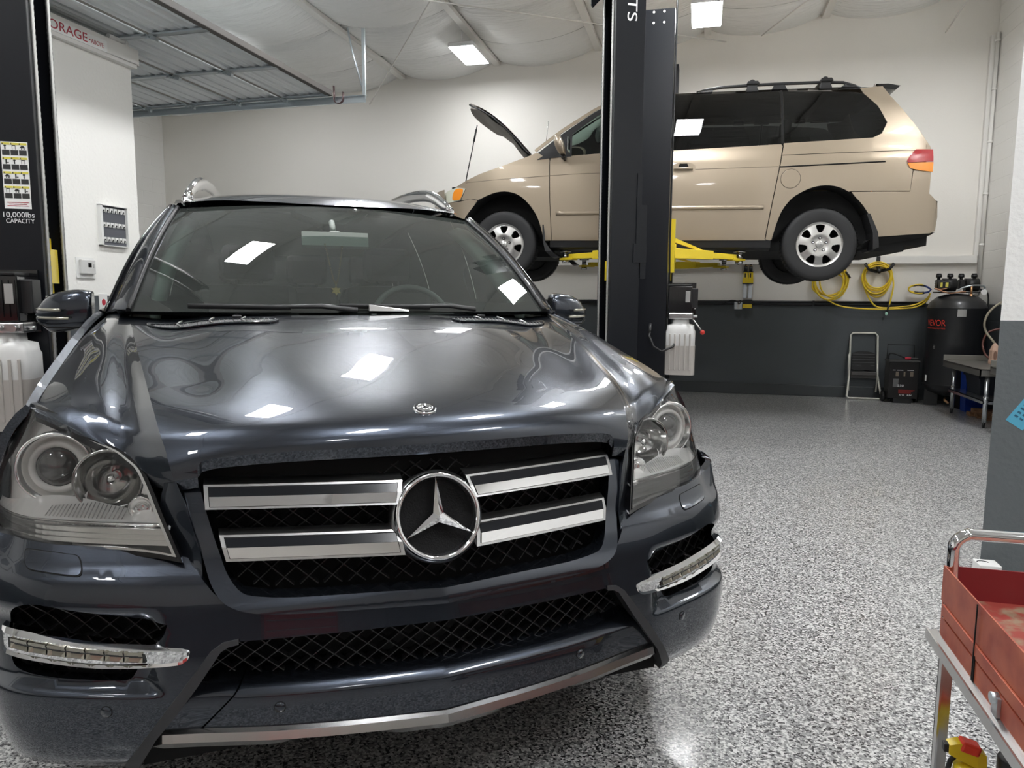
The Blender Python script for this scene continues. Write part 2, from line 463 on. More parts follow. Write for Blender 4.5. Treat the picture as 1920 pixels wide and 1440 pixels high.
# black diagonal stripes
for s in (1, -1):
    so = [(.42, .552), (.45, .546), (.474, .529), (.513, .478), (.563, .413), (.607, .352), (.648, .288), (.652, .268), (.628, .262), (.62, .285), (.585, .350), (.54, .408), (.50, .462), (.455, .528), (.44, .537), (.42, .541)]
    so = [(s*x, z) for x, z in so]
    panel('bumper_stripe', M['blacktrim'], SUV, so, BODY, .01, depth=.05, ddir=(0, 1, 0), off=.003)
# silver skid plate
m = MB(); secs = []
for i in range(61):
    t = -1+2*i/60; a = abs(t)*.615; x = t*.615
    y = interp(a, BP)-.012; e = sst(.93, 1, abs(t))
    zt = .350+.012*a/.6-.045*e; dy = .04*e
    notch = .010*sst(.10, .16, a)*(1-sst(.30, .36, a))
    secs.append([(x, y+.012+dy, zt), (x, y+dy, zt-.004), (x, y-.006+dy, zt-.020*(1-.6*e)), (x, y+.012+dy, zt-.040*(1-.6*e)+notch), (x, y+.05+dy*.5, zt-.050*(1-.6*e)+notch), (x, y+.09, zt-.03)])
m.sweep(secs, smooth=False); m.build('skid_plate', M['steelbar'], SUV)
m = MB()
m.b2(-.62, .62, .10, .14, .26, .36); m.build('under_tray', M['void'], SUV)
# inner cavity behind openings
m = MB(); m.grid(lambda u, v: (u, .13+.25*u*u, v), 20, 4, -.50, .50, .30, .88); m.grid(lambda u, v: (u, .12+.30*u*u, v), 20, 4, -.88, .88, .30, .66); m.build('radiator_support', M['void'], SUV)

# mesh lattices
def lattice(name, poly, S, cw, ch, bw, depth, mt, parent=SUV, seg=8):
    m = MB(); us = [p[0] for p in poly]; vs = [p[1] for p in poly]; u0, u1, v0, v1 = min(us), max(us), min(vs), max(vs)
    H = v1-v0; k0 = int((u0-H*cw/ch)//cw)-1; k1 = int((u1+H*cw/ch)//cw)+2
    for d in (1, -1):
        for k in range(k0, k1):
            # line u = k*cw + d*(v-v0)*cw/ch
            n = int(H/ch*seg)+1; run = []
            for i in range(n+1):
                v = v0+H*i/n; ph = (v-v0)/ch*PI
                u = k*cw+d*(v-v0)*cw/ch*1.0
                if in_poly((u, v), poly): run.append((u, v))
                else:
                    if len(run) > 1: rib(m, run, S, bw, depth)
                    run = []
            if len(run) > 1: rib(m, run, S, bw, depth)
    return m.build(name, mt, parent, fix=False)
def rib(m, run, S, bw, depth):
    secs = []
    for i, (u, v) in enumerate(run):
        a = run[max(0, i-1)]; b = run[min(len(run)-1, i+1)]; dx, dz = b[0]-a[0], b[1]-a[1]; L = math.hypot(dx, dz); nx, nz = -dz/L*bw/2, dx/L*bw/2
        p = Vector(S(u, v))
        secs.append([p+Vector((nx*.5, 0, nz*.5)), p+Vector((nx, depth, nz)), p+Vector((-nx, depth, -nz)), p+Vector((-nx*.5, 0, -nz*.5))])
    m.sweep(secs)
def off(S, dy): return lambda u, v: (lambda p: (p[0], p[1]+dy, p[2]))(S(u, v))
gmp = [(x*.995, z) for x, z in sym(gi)]
lattice('grille_mesh', gmp, off(SURR, .062), .050, .036, .005, .014, M['blackpl'])
lgp = [(0, .556), (.3, .551), (.43, .545), (.497, .462), (.3, .45), (0, .446)]; lgp = lgp+[(-x, z) for x, z in lgp[::-1] if x > 0]
lattice('lower_grille_mesh', lgp, lambda u, v: (u, interp(abs(u), BP)+.034+(.556-v)*.12, v), .046, .038, .0045, .018, M['blackpl'])
# centre sensors, four
for x, z, S in ((-.345, .398, LOW), (.345, .398, LOW), (-.676, .413, BODY), (.676, .413, BODY)):
    p = Vector(S(x, z)); ex = Vector(S(x+.01, z))-p; ez = Vector(S(x, z+.01))-p
    Mx = frame(p, ex, ez); mm = MB(); mm.lathe([(.0001, .0025), (.0105, .0025), (.0108, .0005), (.0120, .0005)], Mx, 24)
    mm.build('parking_sensor', M['paint'], SUV)
    mm = MB(); mm.lathe([(.0106, .0008), (.0122, .0008), (.0122, -.002), (.0106, -.002)], Mx, 24); mm.build('sensor_ring', M['void'], SUV)

M['darkinsert'] = mat('dark_chrome_insert', (.006, .007, .010), .18, 0, spec=.35)
# slats -----------------------------------------------------------------
def slat(s, xi, xo_t, xo_b, prof, xi_t):
    # prof: list of (a, z) ; end cut slants
    T = thing_part('grille_slat', SUV)
    def pt(x, a, z): return (s*x, a+.19*x+.07*x*x, z)
    zb, zt = prof[3][1], prof[0][1]
    def xin(z): t = (z-zb)/(zt-zb); return xi+(xi_t-xi)*t
    def xout(z): t = (z-zb)/(zt-zb); return xo_b+(xo_t-xo_b)*t
    m = MB(); secs = []
    for i in range(21):
        t = i/20; sec = []
        for a, z in prof: x = xin(z)+(xout(z)-xin(z))*t; sec.append(pt(x, a, z))
        sec.append(pt(xin(zb)+(xout(zb)-xin(zb))*t, prof[3][0]+.03, prof[3][1]+.006))
        secs.append(sec)
    m.sweep(secs, smooth=False); m.build('slat_frame', M['satin'], T)
    # two facets of the insert, proud by a hair, with a dark groove round them
    (a1, z1), (a2, z2), (a3, z3) = prof[1], prof[2], prof[3]
    au, zu = a1+(a2-a1)*.24, z1+(z2-z1)*.24; al, zl = a3+(a2-a3)*.24, z3+(z2-z3)*.24
    for nm, mt, rows, e, pr in (('insert_groove', M['void'], ((au, zu+.0012), (a2, z2), (al, zl-.0012)), .0085, .0016), ('dark_insert', M['darkinsert'], ((au, zu), (a2, z2+.0004)), .010, .0030), ('chrome_insert', M['chrome'], ((a2, z2), (al, zl)), .010, .0034)):
        m = MB(); secs = []
        for i in range(21):
            t = i/20; sec = []
            for a, z in rows:
                x0 = xin(z)+e; x1 = xout(z)-e; x = x0+(x1-x0)*t; sec.append(pt(x, a-pr, z))
            for a, z in rows[::-1]:
                x0 = xin(z)+e; x1 = xout(z)-e; x = x0+(x1-x0)*t; sec.append(pt(x, a+.004, z))
            secs.append(sec)
        m.sweep(secs, smooth=False); m.build(nm, mt, T)
def thing_part(name, parent):
    o = bpy.data.objects.new(name, None); COL.objects.link(o); o.parent = parent; o.empty_display_size = .05; return o
for s in (1, -1):
    slat(s, .085, .482, .478, [(.060, .856), (.026, .848), (.006, .827), (-.010, .803)], .070)
    slat(s, .080, .455, .440, [(.018, .754), (-.008, .747), (-.030, .727), (-.041, .700)], .088)
# star badge
ti = math.radians(17); ex = Vector((1, 0, 0)); ey = Vector((0, math.sin(ti), math.cos(ti)))
SM = frame((0, .004, .7695), ex, ey, Vector((0, -math.cos(ti), math.sin(ti))))
SB = thing_part('star_badge', SUV)
m = MB(); m.lathe([(.0965, -.030), (.0975, .0), (.0945, .0075), (.0905, .009), (.0865, .006), (.0835, 0), (.083, -.012)], SM, 72); m.build('badge_ring', M['chrome'], SB)
m = MB(); m.lathe([(.083, -.010), (.084, -.055), (.102, -.060), (.103, -.012), (.0968, -.006)], SM, 64); m.build('badge_barrel', M['satin'], SB)
m = MB(); m.lathe([(.0001, -.022), (.05, -.023), (.084, -.018)], SM, 48); m.build('badge_dish', add_noise_bump(mat('badge_dish_black', (.003, .003, .0035), .5, spec=.2), 260, .6, .002), SB)
m = MB(); R0 = .0855
tips = [Vector((math.sin(2*PI*k/3)*R0, math.cos(2*PI*k/3)*R0, .001)) for k in range(3)]
inn = [Vector((math.sin(2*PI*k/3+PI/3)*.0135, math.cos(2*PI*k/3+PI/3)*.0135, .001)) for k in range(3)]
ctr = Vector((0, 0, .011)); vs = []
for k in range(3): vs += [tips[k], inn[k]]
vs = [SM @ v for v in vs]+[SM @ ctr]+[SM @ (v+Vector((0, 0, -.008))) for v in sum([[tips[k], inn[k]] for k in range(3)], [])]
fs = [(i, (i+1) % 6, 6) for i in range(6)]+[(i, i+7, (i+1) % 6+7, (i+1) % 6) for i in range(6)]
m.add(vs, fs); m.build('badge_star', M['chrome'], SB)
# ---------------------------------------------------------------- hood
RG = [(-.05, .536, .130, .862), (0, .546, .142, .893), (.03, .554, .165, .921), (.06, .566, .198, .949), (.15, .592, .31, .999), (.35, .633, .531, 1.055), (.55, .674, .754, 1.107), (.85, .729, 1.08, 1.163), (1.0, .752, 1.20, 1.180)]
CG = [(-.05, .047, .886), (0, .049, .923), (.02, .057, .947), (.05, .082, .971), (.08, .124, .989), (.15, .215, 1.017), (.35, .42, 1.068), (.55, .62, 1.115), (.85, .87, 1.165), (1.0, 1.0, 1.186)]
FB = [(0, .546, .142, .866), (.2, .594, .200, .866), (.35, .634, .244, .886), (.5, .679, .277, .914), (.65, .724, .304, .936), (.8, .770, .332, .960), (1.0, .842, .390, .986)]
SG = [(0, .842, .390, .986), (.25, .850, .563, 1.026), (.45, .853, .757, 1.066), (.65, .849, .958, 1.114), (.85, .838, 1.15, 1.152), (1.0, .824, 1.32, 1.184)]
BK = [(0, .752, 1.20, 1.180), (.5, .786, 1.25, 1.186), (1.0, .824, 1.32, 1.184)]
def HC(u, v):
    a = abs(u); s = 1 if u >= 0 else -1
    xr, yr, zr = icurve(v, RG); yc, zc = icurve(v, CG)
    p = 4.2-1.9*sst(-.02, .18, v); w = a**p; wy = a**2.2
    z = zc*(1-w)+zr*w
    z -= .011*math.exp(-((a-.82)/.12)**2)*sst(.08, .3, v)
    z += .006*math.exp(-((a-.50)/.16)**2)*sst(.10, .3, v)*(1-sst(.7, .95, v))
    return (s*a*xr, yc*(1-wy)+yr*wy, z)
def HS(s):
    P00 = Vector(icurve(0, FB)); P10 = Vector(icurve(1, FB)); P01 = Vector(icurve(0, BK)); P11 = Vector(icurve(1, BK))
    def S(u, v):   # u 0 ridge .. 1 shutline, v 0 front .. 1 back
        rv = v*1.05-.05
        R_ = Vector(icurve(rv, RG)); G_ = Vector(icurve(v, SG)); F_ = Vector(icurve(u, FB)); K_ = Vector(icurve(u, BK))
        if v < 0 or v > 1: pass
        p = F_*(1-v)+K_*v+R_*(1-u)+G_*u-(P00*(1-u)*(1-v)+P10*u*(1-v)+P01*(1-u)*v+P11*u*v)
        k = math.sin(PI*min(1, max(0, u)))*math.sin(PI*min(1, max(0, v)))
        z = p.z+.010*k+.016*math.sin(PI*min(1, max(0, u)))*math.exp(-v/.16)*sst(0, .10, v)
        return (s*p.x, p.y, z)
    return S
HOODS = {}
hu = 1.0
oc = [(0, 0), (.5, 0), (.84, 0), (.885, -.004), (.905, -.018), (.915, -.05), (1.0, -.05), (1.0, 1.0), (0, 1.0)]
oc = [(x, y) for x, y in oc]+[(-x, y) for x, y in oc[::-1] if x > 1e-6]
HCs = lambda u, v: HC(u/.65, v)
ocs = [(x*.65, y) for x, y in oc]
jobs = []
for s in (1, -1):
    S = HS(s); jobs.append(([(0, 0), (.36, 0), (.36, 1), (0, 1)], (), (), (lambda S: (lambda u, v: S(u/.36, v)))(S), s > 0 and False or (s < 0)))
def HOOD(x, y):
    """height-field lookup in the middle patch by Newton steps"""
    v = max(0, min(1, (y-.05)/.95)); a = abs(x)
    for _ in range(12):
        xr = icurve(v, RG)[0]; u = a/xr; P = HC(u, v); P2 = HC(u, v+.001); v -= (P[1]-y)/max(1e-6, (P2[1]-P[1]))*.001
    return (x,)+tuple(HC(a/icurve(v, RG)[0], v)[1:])
panel('hood', M['paint'], SUV, ocs, HCs, .015, depth=.026, ddir=(0, .34, -.94), extra=jobs)
# emblem
p = Vector(HOOD(0, .128)); ex = Vector((1, 0, 0)); ey = (Vector(HOOD(0, .14))-Vector(HOOD(0, .116))).normalized()
EM = frame(p+Vector((0, -.001, .001)), ex, ey)
m = MB(); m.lathe([(.0001, .002), (.017, .002), (.0175, .0032), (.0195, .0034), (.021, .003), (.0245, .003), (.0268, .0015), (.0268, -.002)], EM, 48); em = m.build('hood_emblem', M['chrome'], SUV)
em['label'] = 'round chrome hood emblem with a small star'
m = MB(); m.lathe([(.0195, .0036), (.0245, .0034)], EM, 48); m.build('emblem_band', mat('emblem_blue_black', (.02, .02, .03), .2, .5, coat=1.0), em)
m = MB(); 
for k in range(3):
    a = 2*PI*k/3; d = Vector((math.sin(a), math.cos(a), 0)); q = Vector((d.y, -d.x, 0))
    m.add([EM @ (q*.002+Vector((0, 0, .004))), EM @ (-q*.002+Vector((0, 0, .004))), EM @ (d*.0165+Vector((0, 0, .004)))], [(0, 1, 2)])
m.build('emblem_star', M['void'], em)
# hood vents
for s in (1, -1):
    vt = thing_part('hood_vent', SUV)
    vo = smooth_poly([(.675, 1.045), (.60, 1.030), (.45, .985), (.33, .952), (.285, .93), (.30, .895), (.33, .885), (.45, .912), (.60, .960), (.655, .995)], sub=3)
    vo = [(s*x, y) for x, y in vo]
    vi = [(s*.478+(x-s*.478)*.94, .962+(y-.962)*.74) for x, y in vo]
    panel('vent_frame', M['paint'], vt, vo, HOOD, .01, holes=[vi], depth=.004, off=.006)
    panel('vent_screen', mat('vent_screen_dark', (.14, .14, .14), .45, .5), vt, vi, HOOD, .012, off=.0025)
    m = MB()
    for k in range(26):
        x = s*(.31+k*.0135); c = .905+(abs(x)-.31)*.27
        P0 = Vector(HOOD(x, c)); P1 = Vector(HOOD(x+s*.006, c+.055)); up = Vector((0, 0, .0035))
        m.tube([P0+up, P1+up], .0012, 4, caps=False)
    m.build('vent_mesh', M['satin'], vt)
    for x in (.385, .48, .575):
        m = MB()
        c = .905+(x-.31)*.27; P = [Vector(HOOD(s*(x+.012*math.sin(PI*t)), c-.006+.066*t))+Vector((0, 0, .006)) for t in [i/6 for i in range(7)]]
        m.tube(P, .0032, 6)
        m.build('vent_divider', M['satin'], vt)
    m = MB(); P = Vector(HOOD(s*.41, .985)); m.box(P+Vector((0, 0, .008)), (.028, .016, .012), bev=.004); m.build('washer_nozzle', M['blackpl'], vt)

# ---------------------------------------------------------------- headlamps
BL = [(.5, .080), (.53, .095), (.6, .128), (.7, .175), (.8, .23), (.85, .262), (.9, .31), (.93, .36), (.95, .43), (.957, .50)]
def LAMP(x, z):
    a = abs(x); return (x, interp(a, BL)+.55*(z-.72), z)
def LU(u, z):   # wrap coordinate
    a = abs(u); s = 1 if u > 0 else -1
    xx = interp(a, [(.5, .5), (.85, .85), (.9, .895), (.95, .928), (1.0, .946), (1.06, .955), (1.12, .957)])
    yy = interp(a, [(.5, .080), (.53, .095), (.6, .128), (.7, .175), (.8, .23), (.85, .262), (.9, .305), (.95, .36), (1.0, .42), (1.06, .49), (1.12, .56)])
    xx -= .10*sst(.86, 1.04, z)*sst(.84, 1.0, a)
    return (s*xx, yy+.55*(z-.72)*(1-.3*sst(.9, 1.05, a)), z)
lout = smooth_poly([(.536, .708, 1), (.58, .714), (.652, .7185), (.773, .7195), (.85, .725), (.91, .735), (.97, .757), (1.01, .79), (1.02, .85), (1.0, .92), (.95, .968), (.90, .988), (.845, .990), (.796, .976), (.762, .962), (.739, .943), (.701, .926), (.658, .909), (.634, .892), (.612, .873), (.592, .835), (.573, .79)], sub=4)
for s in (1, -1):
    H = thing_part('headlamp', SUV)
    ol = [(s*x, z) for x, z in lout]
    cx = sum(p[0] for p in ol)/len(ol); cz = sum(p[1] for p in ol)/len(ol)
    inn_ = [(cx+(x-cx)*.965, cz+(z-cz)*.965) for x, z in ol]
    panel('lamp_lens', M['lens'], H, ol, LU, .02)
    panel('lamp_surround', M['blackgloss'], H, [(cx+(x-cx)*1.045, cz+(z-cz)*1.06) for x, z in ol], LU, .02, holes=[ol], depth=.03, ddir=(0, 1, 0), off=-.004)
    panel('lamp_inner_rim', M['refl'], H, ol, off(LU, .004), .02, holes=[inn_], depth=.05, ddir=(0, 1, 0))
    def BACK(u, z):
        x, y, zz = LU(u, z); d = .05+.012*math.sin(u*60)*0
        return (x*.985, y+d, zz)
    cut = [[(s*(cx_+r_*math.cos(2*PI*k/32)*(1.03 if cx_ > .75 else 1)), cz_+r_*math.sin(2*PI*k/32)) for k in range(32)] for cx_, cz_, r_ in ((.798, .861, .077), (.682, .838, .0665), (.611, .790, .023))]
    if True: cut = [c for c in cut[:1]]+[[p for p in cut[1] if (p[0]*s-.798)**2+(p[1]-.861)**2 > .0785**2]]+cut[2:]
    panel('reflector_bowl', M['bowl'], H, inn_, BACK, .016, holes=cut)
    # ribbed floor of the bowl
    m = MB()
    for k in range(20):
        x = .645+k*.0085; z0 = .772; z1 = .800-.010*abs(k-8)/10
        p0 = Vector(LU(s*x, z0))+Vector((0, .0155, 0)); p1 = Vector(LU(s*(x-.012), z1))+Vector((0, .028, 0))
        m.tube([p0, p1], .0012, 5)
    m.build('reflector_rib', M['lampgrey'], H)
    m = MB(); m.grid(lambda u, v: tuple(Vector(LU(s*u, .766+(.018+.022*math.sin((u-.6)*9)**2)*v))+Vector((0, .016+.030*v, 0))), 30, 4, .56, .96, 0, 1); m.build('reflector_floor', M['bowl'], H)
    # lower light bar with horizontal flutes
    m = MB(); secs = []
    for i in range(29):
        x = .548+(.985-.548)*i/28; z0 = .722+.02*sst(.85, .985, x); z1 = .762+.012*sst(.8, .985, x); sec = []
        for j in range(9):
            z = z0+(z1-z0)*j/8; p = Vector(LU(s*x, z)); sec.append(p+Vector((0, .007 if j % 2 else .020, 0)))
        secs.append(sec)
    m.sweep(secs, closed_sec=False, caps=False); m.build('light_bar', M['refl'], H)
    m = MB(); m.tube([Vector(LU(s*(.562+.406*i/20), .765+.012*sst(.8, .985, .548+.42*i/20)))+Vector((0, .008, 0)) for i in range(21)], .003, 6); m.build('light_bar_edge', M['refl'], H)
    # outer projector
    d = Vector((s*.12, -1, .02)).normalized(); exx = Vector((1, s*.12, 0)).normalized(); ezz = exx.cross(d); 
    fr = frame((s*.797, .352, .861), exx, Vector((0, 0, 1)), d)
    m = MB(); m.lathe([(.083, -.02), (.082, .012), (.078, .018), (.074, .014), (.066, -.006), (.061, -.012)], fr, 56); m.build('projector_shroud', M['refl'], H)
    m = MB(); m.lathe([(.061, -.012), (.059, -.002), (.056, .003), (.047, .001), (.045, -.006)], fr, 48); m.build('projector_ring', M['white_pl'] if False else mat('lamp_white_ring', (.86, .85, .82), .35, 0), H)
    m = MB(); m.lathe([(.0001, .014), (.015, .0125), (.03, .007), (.04, 0), (.046, -.01)], fr, 40); m.build('projector_lens', M['projlens'], H)
    # inner bowl lamp
    fr = frame((s*.682, .280, .838), exx, Vector((0, 0, 1)), d)
    m = MB(); m.lathe([(.073, -.02), (.073, .010), (.069, .014), (.066, .010), (.060, -.018), (.045, -.045), (.02, -.058), (.0001, -.06)], fr, 56); m.build('high_beam_bowl', mat('bowl_mirror', (.45, .45, .44), .10, 1.0), H)
    m = MB(); m.lathe([(.0001, -.005), (.009, -.007), (.012, -.014), (.012, -.055)], fr, 20); m.build('bulb_cap', M['chrome'], H)
    # small round lamp and parking bulb
    fr = frame((s*.611, .206, .790), exx, Vector((0, 0, 1)), d)
    m = MB(); m.lathe([(.027, -.02), (.026, .006), (.023, .008), (.021, .002), (.012, -.006), (.0001, -.003)], fr, 32); m.build('corner_bulb', M['refl'], H)
    # amber side marker
    am = [(s*x, z) for x, z in smooth_poly([(.955, .80, 1), (.985, .80), (1.005, .84), (1.0, .90), (.965, .95), (.93, .965), (.955, .90)], sub=3)]
    panel('side_marker', M['amber'], H, am, off(LU, .006), .015)
    # washer cover
    wc = [(s*x, z) for x, z in smooth_poly([(.722, .679), (.734, .6765), (.80, .681), (.822, .683), (.833, .690), (.838, .706), (.832, .7135), (.745, .708), (.730, .7045), (.722, .690)], sub=3)]
    panel('washer_cover', M['paint'], SUV, wc, BODY, .01, off=.0022, depth=.004)
    wx = sum(p[0] for p in wc)/len(wc); wz = sum(p[1] for p in wc)/len(wc)
    panel('washer_cover_gap', M['void'], SUV, [(wx+(x-wx)*1.035, wz+(z-wz)*1.10) for x, z in wc], BODY, .01, off=.0008)

# ---------------------------------------------------------------- fog lamps
def FOG(u, z):
    x, y, zz = BODY(u, z); return (x, y, zz)
for s in (1, -1):
    G = thing_part('fog_lamp', SUV)
    fp = [(s*x, z) for x, z in fog_o]
    cx = sum(p[0] for p in fp)/len(fp); cz = sum(p[1] for p in fp)/len(fp)
    panel('fog_back', M['void'], G, [(cx+(x-cx)*1.02, cz+(z-cz)*1.02) for x, z in fp], off(BODY, .075), .02)
    lattice('fog_mesh', fp, off(BODY, .034), .05, .04, .0045, .016, M['blackpl'], parent=G)
    # chrome blade
    ct = [(.508, .534), (.533, .541), (.60, .5445), (.677, .549), (.775, .5605), (.86, .570), (.905, .574), (.93, .572)]
    cb = [(.508, .530), (.520, .512), (.536, .503), (.60, .500), (.675, .499), (.799, .509), (.879, .520), (.915, .528), (.93, .545)]
    blade = ct+cb[::-1]
    tx = [p[0] for p in ct]
    m = MB(); secs = []
    for i in range(41):
        t = i/40; x = .510+(.878-.510)*t; zt = interp(x, ct); zb = interp(x, [(.508, .531), (.520, .512), (.536, .503), (.60, .500), (.675, .499), (.799, .509), (.879, .520), (.93, .535)])
        p = Vector(BODY(s*x, (zt+zb)/2)); y = .19*0+p.y
        y = interp(x, [(.5, .028), (.6, .052), (.7, .088), (.8, .132), (.86, .168), (.93, .235)])
        pr = .012 if 0 < i < 40 else .002; g = sst(.575, .60, x)
        X = p.x
        secs.append([(X, y+.03, zt), (X, y+.004, zt+.001), (X, y-pr, zt-.006), (X, y-pr+.001+.003*g, zt-.014), (X, y-pr+.002+.006*g, zb+.009), (X, y-pr, zb+.003), (X, y+.006, zb-.001), (X, y+.03, zb)])
    m.sweep(secs, smooth=False); m.build('chrome_blade', M['chrome'], G)
    # led strip
    L = thing_part('daytime_light', G) if False else G
    m = MB(); secs = []
    for i in range(31):
        x = .598+(.862-.598)*i/30; y = interp(x, [(.5, .028), (.6, .052), (.7, .088), (.8, .132), (.86, .168), (.93, .235)]); zc = interp(x, [(.59, .524), (.7, .531), (.8, .540), (.87, .548)])
        X = BODY(s*x, zc)[0]
        secs.append([(X, y-.0085, zc+.0115), (X, y-.0085, zc-.0125), (X, y+.004, zc-.0125), (X, y+.004, zc+.0115)])
    m.sweep(secs); m.build('led_bezel', M['blackgloss'], G)
    for k in range(7):
        m = MB(); secs = []
        for i in range(5):
            x = .603+k*.0366+.0335*i/4; y = interp(x, [(.5, .028), (.6, .052), (.7, .088), (.8, .132), (.86, .168), (.93, .235)]); zc = interp(x, [(.59, .524), (.7, .531), (.8, .540), (.87, .548)])
            X = BODY(s*x, zc)[0]; dd = .004*(1 if i in (0, 4) else 0)
            secs.append([(X, y-.0105-dd, zc+.0095), (X, y-.008, zc), (X, y-.0105-dd, zc-.0105), (X, y, zc-.0105), (X, y, zc+.0095)])
        m.sweep(secs); m.build('led_cell', M['ledlens'], G)

# ---------------------------------------------------------------- body sides
XH = [(-.02, -.01), (0, 0), (.03, .030), (.08, .060), (.15, .085), (.3, .108), (.45, .115), (.7, .108), (.85, .09)]

XSL = [(.2, .835), (.407, .846), (.757, .855), (1.0, .851), (1.343, .842), (2.0, .842), (4.0, .84), (4.6, .82), (5.0, .74)]
ZSS = [(.2, .915), (.407, .986), (.563, 1.024), (.757, 1.065), (.958, 1.114), (1.343, 1.186), (1.7, 1.20), (3.0, 1.215), (5.05, 1.24)]
def SIDE(s):
    def S(y, z):
        h = interp(y, ZSS)-z; x = interp(y, XSL)+interp(h, XH); x = min(x, .962+.0*y)
        x -= .02*(1-sst(.35, .60, y))*0
        return (s*(x), y, z)
    return S
def arch(cy, r, z0=.33, a0=0, a1=180, n=18, zc=.40): return [(cy+r*math.cos(math.radians(a0+(a1-a0)*i/n)), zc+r*math.sin(math.radians(a0+(a1-a0)*i/n))) for i in range(n+1)]
FW, RW = .90, 3.975
for s in (1, -1):
    S = SIDE(s)
    fen = [(.42, .985), (.563, 1.022), (.757, 1.063), (.958, 1.112), (1.34, 1.184), (1.36, 1.0), (1.345, .80), (1.34, .36), (1.30, .36)]+arch(FW, .41, a0=-8, a1=172)+[(.46, .50), (.44, .70), (.43, .78)]
    panel('front_fender', M['paint'], SUV, fen, S, .03, depth=.02, flip=False)
    d1 = [(1.355, 1.19), (1.8, 1.20), (2.42, 1.207), (2.43, .36), (1.35, .36), (1.355, .80), (1.37, 1.0)]
    panel('front_door', M['paint'], SUV, d1, S, .05, depth=.02)
    d2 = [(2.435, 1.207), (3.2, 1.217), (3.45, 1.22), (3.52, 1.0), (3.50, .70), (3.36, .36), (2.445, .36)]
    panel('rear_door', M['paint'], SUV, d2, S, .05, depth=.02)
    q = [(3.465, 1.22), (4.3, 1.23), (5.0, 1.24), (5.03, .9), (5.02, .36), (4.42, .36)]+arch(RW, .41, a0=-5, a1=185)+[(3.375, .36), (3.515, .70), (3.535, 1.0)]
    panel('rear_quarter', M['paint'], SUV, q, S, .05, depth=.02)
    m = MB(); m.b2(s*.80, s*.955, 1.36, 3.5, .30, .37, bev=.01); m.build('side_sill', M['blackpl'], SUV)
    # greenhouse
    def GH(s):
        def G(y, t):  # t 0 belt 1 roof edge
            zb = interp(y, ZSS)-.002; zt = interp(y, [(1.3, 1.62), (1.97, 1.632), (2.4, 1.70), (3.2, 1.73), (4.2, 1.70), (4.9, 1.62)])
            xb = interp(y, XSL)-.004; xt = interp(y, [(1.3, .655), (1.97, .655), (2.6, .665), (4.0, .66), (4.9, .60)])
            return (s*(xb+(xt-xb)*t+.02*math.sin(PI*t)), y, zb+(zt-zb)*t)
        return G
    G = GH(s)
    # window band: front glass follows the sloping pillar
    fgl = [(1.56, .03), (2.40, .03), (2.40, .93), (2.12, .93), (1.94, .74)]
    panel('front_side_window', M['sideglass'], SUV, fgl, G, .05, off=.002)
    panel('rear_side_window', M['privacy'], SUV, [(2.52, .03), (3.45, .03), (3.50, .93), (2.52, .93)], G, .05, off=.002)
    panel('cargo_side_window', M['privacy'], SUV, [(3.60, .05), (4.62, .05), (4.50, .90), (3.62, .90)], G, .05, off=.002)
    fr_ = [(1.36, 0), (5.0, 0), (4.85, 1.0), (2.02, 1.0)]
    panel('window_frame', M['frit'], SUV, fr_, G, .05, holes=[[(1.58, .035), (2.40, .035), (2.40, .92), (2.12, .92)], [(2.52, .035), (3.45, .035), (3.50, .92), (2.52, .92)], [(3.60, .055), (4.62, .055), (4.50, .89), (3.62, .89)]])

# ---------------------------------------------------------------- windshield, pillars, roof
def WS(sv, t):
    a = abs(sv)
    b = Vector((.745*sv, 1.045+.165*a**2.1, 1.192+.004*a)); tp = Vector((.636*sv, 1.835+.118*a**2.2, 1.640-.022*a*a))
    p = b.lerp(tp, t); bul = math.sin(PI*t)*.028
    return (p.x, p.y-bul*.5, p.z+bul)
wo = [(-1, 0), (1, 0), (1, 1), (-1, 1)]
def scaled(S, ku, kv): return lambda u, v: S(u/ku, v/kv)
WS2 = lambda u, v: WS(u/.7, v/.9)
sq = [(-.7, 0), (.7, 0), (.7, .9), (-.7, .9)]
clear = smooth_poly([(-.63, .065), (0, .055), (.63, .065), (.655, .09), (.668, .5), (.655, .80), (.60, .855), (.3, .872), (0, .874), (-.3, .872), (-.60, .855), (-.655, .80), (-.668, .5), (-.655, .09)], sub=4)
panel('windshield', M['windshield'], SUV, sq, WS2, .04)
panel('windshield_border', M['frit'], SUV, sq, WS2, .035, holes=[clear], off=-.003)
m = MB()
for k in range(2):
    pass
